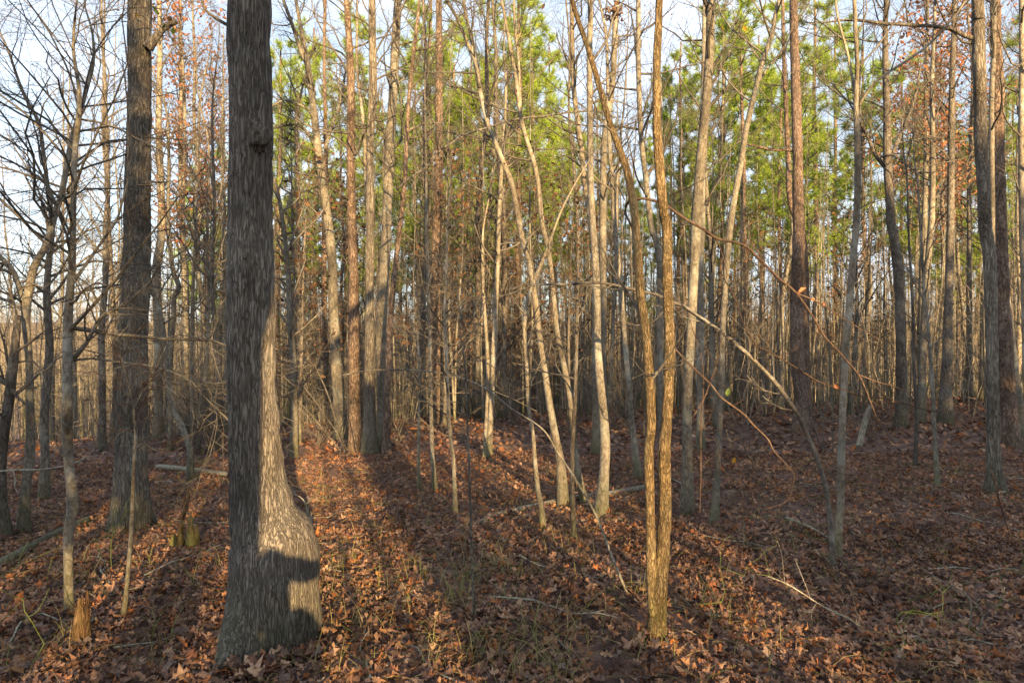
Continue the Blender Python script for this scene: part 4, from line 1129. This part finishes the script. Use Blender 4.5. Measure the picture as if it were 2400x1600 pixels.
# tangle of thin stems filling the understory
m = MB()
nf = 1700
y = np.sqrt(rg.uniform(15 ** 2, 48 ** 2, nf)); x = rg.uniform(-1, 1, nf) * (.88 * y + 1)
h = rg.uniform(1.2, 5.5, nf)
zz = np.linspace(0, 1, 5)
P = np.stack([x[:, None] + np.cumsum(rg.randn(nf, 5) * .12, 1), y[:, None] + np.cumsum(rg.randn(nf, 5) * .1, 1), gz(x, y)[:, None] - .1 + h[:, None] * zz], -1)
R = rg.uniform(.006, .022, nf)[:, None] * (1.1 - zz * .8)
m.tubes(P, R, 3)
A, AR = grow(rg, P, R, 9, .15, 1, (.4, 1.8), (35, 85), .03, .2, 4, .5, .01)
m.tubes(A, np.maximum(AR, .0045), 3)
nf = 1700
y = np.sqrt(rg.uniform(16 ** 2, 48 ** 2, nf)); x = rg.uniform(-1, 1, nf) * (.88 * y + 1)
keep = (x > -.5 * y) | (rg.rand(nf) < .5); x, y = x[keep], y[keep]; nf = len(x)
h = rg.uniform(5, 11, nf)
P = np.stack([x[:, None] + np.cumsum(rg.randn(nf, 5) * .1, 1), y[:, None] + np.zeros((nf, 5)), gz(x, y)[:, None] - .1 + h[:, None] * zz], -1)
R = rg.uniform(.013, .034, nf)[:, None] * (1.1 - zz * .8)
m2 = MB(); m2.tubes(P, R, 4)
A, AR = grow(rg, P, R, 8, .25, 1, (.4, 1.5), (30, 65), .10, .15, 4, .5, .012)
m2.tubes(A, np.maximum(AR, .005), 3)
sp = m2.build('thicket', M_GREY, kind='stuff')
sp['label'] = 'crowd of straight pencil-thin saplings between the far trunks'
sp['category'] = 'thicket'
ug = m.build('undergrowth', M_FAR, kind='stuff')
ug['label'] = 'tangle of thin bare understory stems'
ug['category'] = 'undergrowth'

# ------------------------------------------------------------------ the wood behind the viewpoint, plus casters added to shade the scene
def sunward(u, t):
    """a spot t metres up-sun of the origin and u metres across the sun's direction"""
    ca, sa = math.cos(AZ), math.sin(AZ)
    return (u * ca + t * sa, u * sa - t * ca)


def behind(name, label, cat, rows, mat, S=20):
    rows = np.array([[*sunward(u, t), z, r] for u, t, z, r in rows])
    base = np.array([rows[0, 0], rows[0, 1], gz1(rows[0, 0], rows[0, 1])])
    rows[:, :2] -= base[:2]
    rt = thing(name, label, cat, base)
    m = MB(); trunk_mesh(m, rows, S, .08, .006, 12); m.build('trunk', mat, rt)
    return rt, rows


so, srow = behind('oak_tree', 'slim oak right behind the viewpoint', 'tree', [(-.37, 1.2, -.1, .15), (-.36, 1.2, .5, .122), (-.355, 1.2, 2.0, .116), (-.35, 1.2, 2.8, .122), (-.33, 1.2, 3.2, .155), (-.31, 1.2, 3.6, .175), (-.31, 1.2, 5, .17), (-.31, 1.2, 8, .15), (-.3, 1.2, 12, .1)], M_OAK)
m = MB(); trunk_mesh(m, np.array([[*(np.array(sunward(u, 1.2)) - np.array(so.location)[:2]), z, r] for u, z, r in ((-.3, 3.5, .11), (.1, 4.1, .11), (.7, 4.8, .1), (1.6, 5.6, .08), (3, 6.6, .05))]), 10, .1); m.build('limb', M_OAK, so)
rg = np.random.RandomState(6)
m = MB(); A, AR = grow(rg, srow[:, :3][None], srow[:, 3][None], 18, .4, 1, (1.5, 4), (35, 70), .08, .12, 7, .3, .05); m.tubes(A, AR, 5)
B, BR = grow(rg, A, AR, 6, .2, 1, (.5, 1.6), (30, 60), .05, .15, 5, .5, .015); m.tubes(B, BR, 3); m.build('crown', M_TWIG, so)
for u_, t_, r_, h_, what in ((.30, 4, .03, 5, 'thin straight'), (.60, 7, .045, 6, 'taller'), (-.72, 5, .035, 4, 'short'), (1.45, 5, .05, 6, 'thick'), (1.9, 8, .05, 7, 'leaning')):
    behind('shadow_pole', what + ' unseen pole added behind the viewpoint for shadow streaks', 'pole', [(u_, t_, -.1, r_ * 1.2), (u_ + .02, t_, h_ * .4, r_), (u_ + .08, t_, h_, r_ * .5)], M_DARK, 8)  # added casters that streak the ground with thin shadows
for u_, r_, h_, what in ((1.03, .13, 4.75, 'left'), (1.30, .15, 5.0, 'right')):
    behind('dead_snag', what + ' one of two tall trunks added behind the viewpoint to cast shade', 'snag', [(u_, 7, -.1, r_ * 1.3), (u_, 7, .5, r_ * 1.05), (u_ + .03, 7, h_ * .6, r_), (u_ + .02, 7, h_ - .25, r_ * .95), (u_ - .05, 7, h_, r_ * .4)], M_DARK, 14)  # added casters that darken the trio's feet and a band of ground
sn, _ = behind('dead_snag', 'unseen snag-shaped stand-in casting the shadow of the person at the viewpoint', 'snag', [(-.08, .55, -.1, .21), (-.08, .55, .6, .18), (-.08, .55, 1.05, .17), (-.10, .55, 1.13, .13), (-.16, .55, 1.2, .09), (-.17, .55, 1.5, .09), (-.15, .55, 1.58, .05)], M_DEAD)  # unseen stand-in, shaped to throw the camera holder's shadow on the oak foot
m = MB(); trunk_mesh(m, np.array([[*(np.array(sunward(u, .55)) - np.array(sn.location)[:2]), z, r] for u, z, r in ((-.17, 1.4, .08), (-.08, 1.47, .075), (.02, 1.43, .07), (.1, 1.44, .05))]), 10, .04); m.build('limb', M_DEAD, sn)  # limb shaped like a raised arm, leaving a lit gap below it
nar = shade_cedar(64, 4.7, .25, .0, 800); hig = shade_cedar(65, 9.5, .8, 3.75, 2600); low = shade_cedar(66, 1.35, .4, 0, 260)  # added out of view, shaped for shade bands and gaps of sun
ced = [shade_cedar(61, 9, 2.2, .2, 5200), shade_cedar(62, 6, 1.6, .1, 3600)]
for k, (u, t, i, sc) in enumerate((
        # right-hand shade
        (5.2, 14, 0, 1.0), (7.4, 17, 0, 1.2), (9.7, 15, 0, 1.1), (12, 19, 0, 1.25), (14.5, 16, 0, 1.2), (17, 20, 0, 1.25), (20, 18, 0, 1.15), (23, 22, 0, 1.2), (26.5, 22, 0, 1.2), (4.6, 24, 0, 1.05), (8.6, 26, 0, 1.35),
        # low cover added to darken the ground in the middle
        (1.08, 7, 3, 1.0),  (1.72, 6, 3, .62), (2.5, 7, 3, .62), (3.3, 8, 3, .72), (3.85, 9, 3, .8), (1.4, 12, 3, .75), (2.0, 16, 3, .8), (4.2, 10, 1, .6),
        # left-hand shade
        (-3.1, 9, 0, .62), (-2.05, 9, 4, 1.0), (-3.4, 10.5, 4, 1.0), (-.85, 1.2, 5, 1.0), (-1.7, 2.2, 5, 1.15), (-4.1, 10, 0, .95), (-6.9, 9, 0, .95), (-9.6, 11, 0, .95), (-12.5, 14, 0, 1.0), (-15.5, 15, 0, 1.0))):
    if u > 4.5 and i == 0:
        sc *= .96
    x, y = sunward(u, t)
    place((ced + [None, nar, hig, low])[i], x, y, sc, 'dense leafy evergreen added behind the viewpoint to shade the scene', 'evergreens added behind the viewpoint for shade')
for k, (u, t, q, sc) in enumerate(((-1.05, 9, 6, .8), (1.5, 9, 7, .8), (2.35, 12, 4, .8))):
    x, y = sunward(u, t)
    place(bare[q], x, y, sc, 'leafless tree behind the viewpoint', 'leafless trees behind the viewpoint')
for k in range(46):
    u = RS.uniform(-14, 26); t = RS.uniform(5, 50)
    if (-1.5 < u < 1.0 and t < 25) or -.5 < u < 1.0 or (1.9 < u < 3.6 and t < 25):
        continue
    x, y = sunward(u, t)
    if y > -1.2:
        continue
    place(bare[k % 8], x, y, RS.uniform(.8, 1.2), 'leafless tree behind the viewpoint', 'leafless trees behind the viewpoint')
# ------------------------------------------------------------------ fallen leaves, grass, twigs
OL = np.array([(0, 0), (.20, .24), (.32, .07), (.52, .36), (.66, .09), (.84, .22), (1.0, 0.0)])     # oak leaf half outline: along, across
MID = np.array([0.0, 0.32, 0.66, 1.0])


def oak_leaf_template():
    v = [(t, 0, 0) for t in MID]
    f3, f4 = [], []
    for sgn in (1, -1):
        o = len(v)
        v += [(t, sgn * w, 0) for t, w in OL[1:6]]
        q4 = [(0, o, o + 1, 1), (1, o + 1, o + 3, 2), (2, o + 3, o + 4, 3)]
        q3 = [(o + 1, o + 2, o + 3)]
        f4 += [q if sgn > 0 else q[::-1] for q in q4]; f3 += [q if sgn > 0 else q[::-1] for q in q3]
    return np.array(v, float), np.array(f4), np.array(f3)


LV, LF4, LF3 = oak_leaf_template()
LV[:, 0] -= .5


def leaf_batch(m, rg, x, y, size, tilt=.42, lift=(.004, .05)):
    n = len(x)
    v = np.repeat(LV[None], n, 0) * np.stack([np.ones(n), rg.uniform(.55, 1.15, n), np.ones(n)], -1)[:, None]
    v[:, :, 1] *= 1 + rg.randn(n, len(LV)) * .25
    v[:, :, 0] += rg.randn(n, len(LV)) * .05
    c1 = rg.uniform(-.8, 1.9, n)[:, None]; c2 = rg.randn(n)[:, None] * .7; c3 = rg.randn(n)[:, None] * 1.2
    v[:, :, 2] = c1 * v[:, :, 1] ** 2 * 1.6 + c2 * v[:, :, 0] ** 2 + c3 * v[:, :, 0] * v[:, :, 1] + rg.randn(n, len(LV)) * .025
    v *= size[:, None, None]
    up = norm(np.stack([rg.randn(n) * tilt, rg.randn(n) * tilt, np.ones(n)], -1))
    a = rg.rand(n) * 2 * PI
    fx = np.stack([np.cos(a), np.sin(a), np.zeros(n)], -1)
    fx = norm(fx - up * np.sum(fx * up, -1, keepdims=True)); fy = np.cross(up, fx)
    w = v[:, :, 0:1] * fx[:, None] + v[:, :, 1:2] * fy[:, None] + v[:, :, 2:3] * up[:, None]
    c = np.stack([x, y, gz(x, y) + rg.uniform(*lift, n) + size * .12 * np.linalg.norm(up[:, :2], axis=-1)], -1)
    w += c[:, None]
    k = np.arange(n)[:, None, None] * len(LV)
    m.raw(w.reshape(-1, 3), [(LF4[None] + k).reshape(-1, 4), (LF3[None] + k).reshape(-1, 3)])


def spots(rg, n, y0, y1, side=.9, pad=.8):
    y = np.sqrt(rg.uniform(y0 * y0, y1 * y1, n)); x = rg.uniform(-1, 1, n) * (side * y + pad)
    return x, y


rg = np.random.RandomState(100)
m = MB()
for n, y0, y1 in ((45000, 2.3, 6.5), (42000, 6.5, 11.0)):
    x, y = spots(rg, n, y0, y1)
    keep = vnoise(x * 1.9 + 3, y * 1.9 + 8) > rg.rand(n) * .5 - .14
    x, y = x[keep], y[keep]; n = len(x)
    leaf_batch(m, rg, x, y, rg.uniform(.034, .084, n) * np.where(rg.rand(n) < .1, 1.35, 1), .46)
n = 420
a = rg.rand(n) * 2 * PI; r = .24 + .30 * rg.rand(n) ** 1.6
x = oak_base[0] + .04 + np.cos(a) * r * 1.15; y = oak_base[1] + np.sin(a) * r
leaf_batch(m, rg, x, y, rg.uniform(.05, .1, n), .6, (.0, .09))
fl = m.build('fallen_leaves', M_LITTER, ground, False, 'stuff')
fl['label'] = 'carpet of dry brown oak leaves'
m = MB()
n = 52000
x, y = spots(rg, n, 11, 34, .85, 1)
c = np.stack([x, y, gz(x, y) + rg.uniform(.01, .06, n)], -1)
a = rg.rand(n) * 2 * PI; tl = rg.randn(n, 2) * .5
fx = norm(np.stack([np.cos(a), np.sin(a), tl[:, 0]], -1)); fy = norm(np.stack([-np.sin(a), np.cos(a), tl[:, 1]], -1))
s = rg.uniform(.05, .09, n)[:, None]
v = np.stack([c - fx * s, c + fy * s * .6, c + fx * s, c - fy * s * .6], 1)
k = np.arange(n)[:, None] * 4
m.raw(v.reshape(-1, 3), [np.concatenate([k + np.array([[0, 1, 2]]), k + np.array([[0, 2, 3]])])])
fl2 = m.build('fallen_leaves', M_LITTER, ground, False, 'stuff')
# the leaves that show largest, one object each
protos = []
for k in range(10):
    m = MB(); g0 = gz1(0, 5.0)
    leaf_batch(m, np.random.RandomState(200 + k), np.array([0.0]), np.array([5.0]), np.array([.082]), .3)
    m.V = [v - np.array([0, 5.0, g0]) for v in m.V]
    protos.append(m.mesh('oak_leaf', M_LITTER, False))
for k in range(300):
    y = 3.15 + 1.9 * RS.random() ** 1.3; x = RS.uniform(-1, 1) * .84 * y
    o = bpy.data.objects.new('leaf', protos[k % 10]); COL.objects.link(o); o.parent = ground
    o.location = (x, y, gz1(x, y) + .02); o.rotation_euler = (RS.gauss(0, .2), RS.gauss(0, .2), RS.uniform(0, 6.28)); q = RS.uniform(.8, 1.25); o.scale = (q, q, q)

# grass tufts
m = MB(); rg = np.random.RandomState(55)
tuft = [(812, 1480), (850, 1560), (900, 1500), (930, 1390), (940, 1440), (1040, 1420), (1075, 1400), (1130, 1560), (1160, 1540), (1180, 1585), (1060, 1330), (985, 1180), (1010, 1240), (1390, 1430), (1440, 1400), (1345, 1360), (1600, 1560), (860, 1200), (840, 1260),
        (760, 1120), (700, 1090), (890, 1320), (1280, 1500), (1000, 1560), (1220, 1590), (1330, 1600), (2150, 1590), (2230, 1560), (1850, 1300), (1780, 1590), (440, 1120), (460, 1170), (410, 1290), (350, 1330), (560, 1010), (1750, 1280), (2240, 1120), (2010, 1170), (1660, 1400), (30, 1590), (110, 1560)]
for k in range(60):
    tuft.append((RS.uniform(0, 2400), RS.uniform(1120, 1590)))
for k in range(70):
    tuft.append((RS.uniform(720, 1350), RS.uniform(1150, 1600)))
for px, py in tuft:
    d = hit(px, py); c = pix(px, py, d)
    nb = rg.randint(3, 13)
    for j in range(nb):
        b = np.array([c[0] + rg.randn() * .06, c[1] + rg.randn() * .06, 0]); b[2] = gz1(b[0], b[1])
        L = rg.uniform(.08, .34); a = rg.rand() * 6.28; e = np.array([math.cos(a), math.sin(a), 0]); bend = rg.uniform(.3, 1.3)
        t = np.linspace(0, 1, 5)[:, None]
        q = b + np.array([0, 0, 1.0]) * L * (t - .45 * bend * t ** 2.2) + e * L * bend * t ** 1.8
        s = np.array([-e[1], e[0], 0]) * (rg.uniform(.0015, .0035) * (1 - t * .85))
        m.raw(np.concatenate([q + s, q - s]), [np.array([(i, i + 1, i + 6, i + 5) for i in range(4)])])
n = 3200
x, y = spots(rg, n, 2.4, 10)
a = rg.rand(n) * 2 * PI; ln = rg.uniform(.03, .16, n)
c0 = np.stack([x, y, gz(x, y) + rg.uniform(.015, .06, n)], -1)
dd = np.stack([np.cos(a) * ln, np.sin(a) * ln, rg.randn(n) * .12 * ln], -1)
mid = np.stack([-np.sin(a), np.cos(a), np.zeros(n)], -1) * (rg.randn(n) * .12 * ln)[:, None] + np.array([0, 0, .012])
m.tubes(np.stack([c0 - dd, c0 + mid, c0 + dd], 1), rg.uniform(.0009, .002, n)[:, None] * np.ones(3), 3)
gr = m.build('grass', M_GRASS, None, False, 'stuff')
gr['label'] = 'thin tufts of dry and green grass among the leaves'
gr['category'] = 'grass'

# loose twigs on the leaves
tw = []
for k in range(5):
    rt = thing('fallen_twig', '', 'twig', (0, 0, 0))
    rg = np.random.RandomState(300 + k)
    q = np.stack([np.linspace(-.3, .3, 7), np.cumsum(rg.randn(7) * .02), .02 + rg.rand(7) * .025], -1)
    m = MB(); m.tubes(q, np.linspace(.006, .003, 7), 5)
    A, AR = grow(rg, q[None], np.linspace(.006, .003, 7)[None], 3, .3, 1, (.1, .3), (20, 50), .0, .12, 5, .6, .003); m.tubes(A, AR, 4)
    KIDS[rt.name] = [m.build('stem', M_DEAD, rt)]
    tw.append(rt)
for k in range(64):
    px, py = RS.uniform(-20, 2420), RS.uniform(1060, 1590)
    d = hit(px, py)
    place(tw[k % 5], (px - CX) / F * d, d, RS.uniform(.5, 1.6), where(('forked twig', 'bare twig', 'grey twig', 'thin twig', 'dry twig')[k % 5], (px - CX) / F * d, d, 'thin bare twig lying on the fallen leaves', (4.6, 6, 9), ('close in front', 'in front', 'about level with', 'beyond')).replace('front the', 'front of the').replace('front and', 'front and'), 'fallen twigs on the leaf litter')
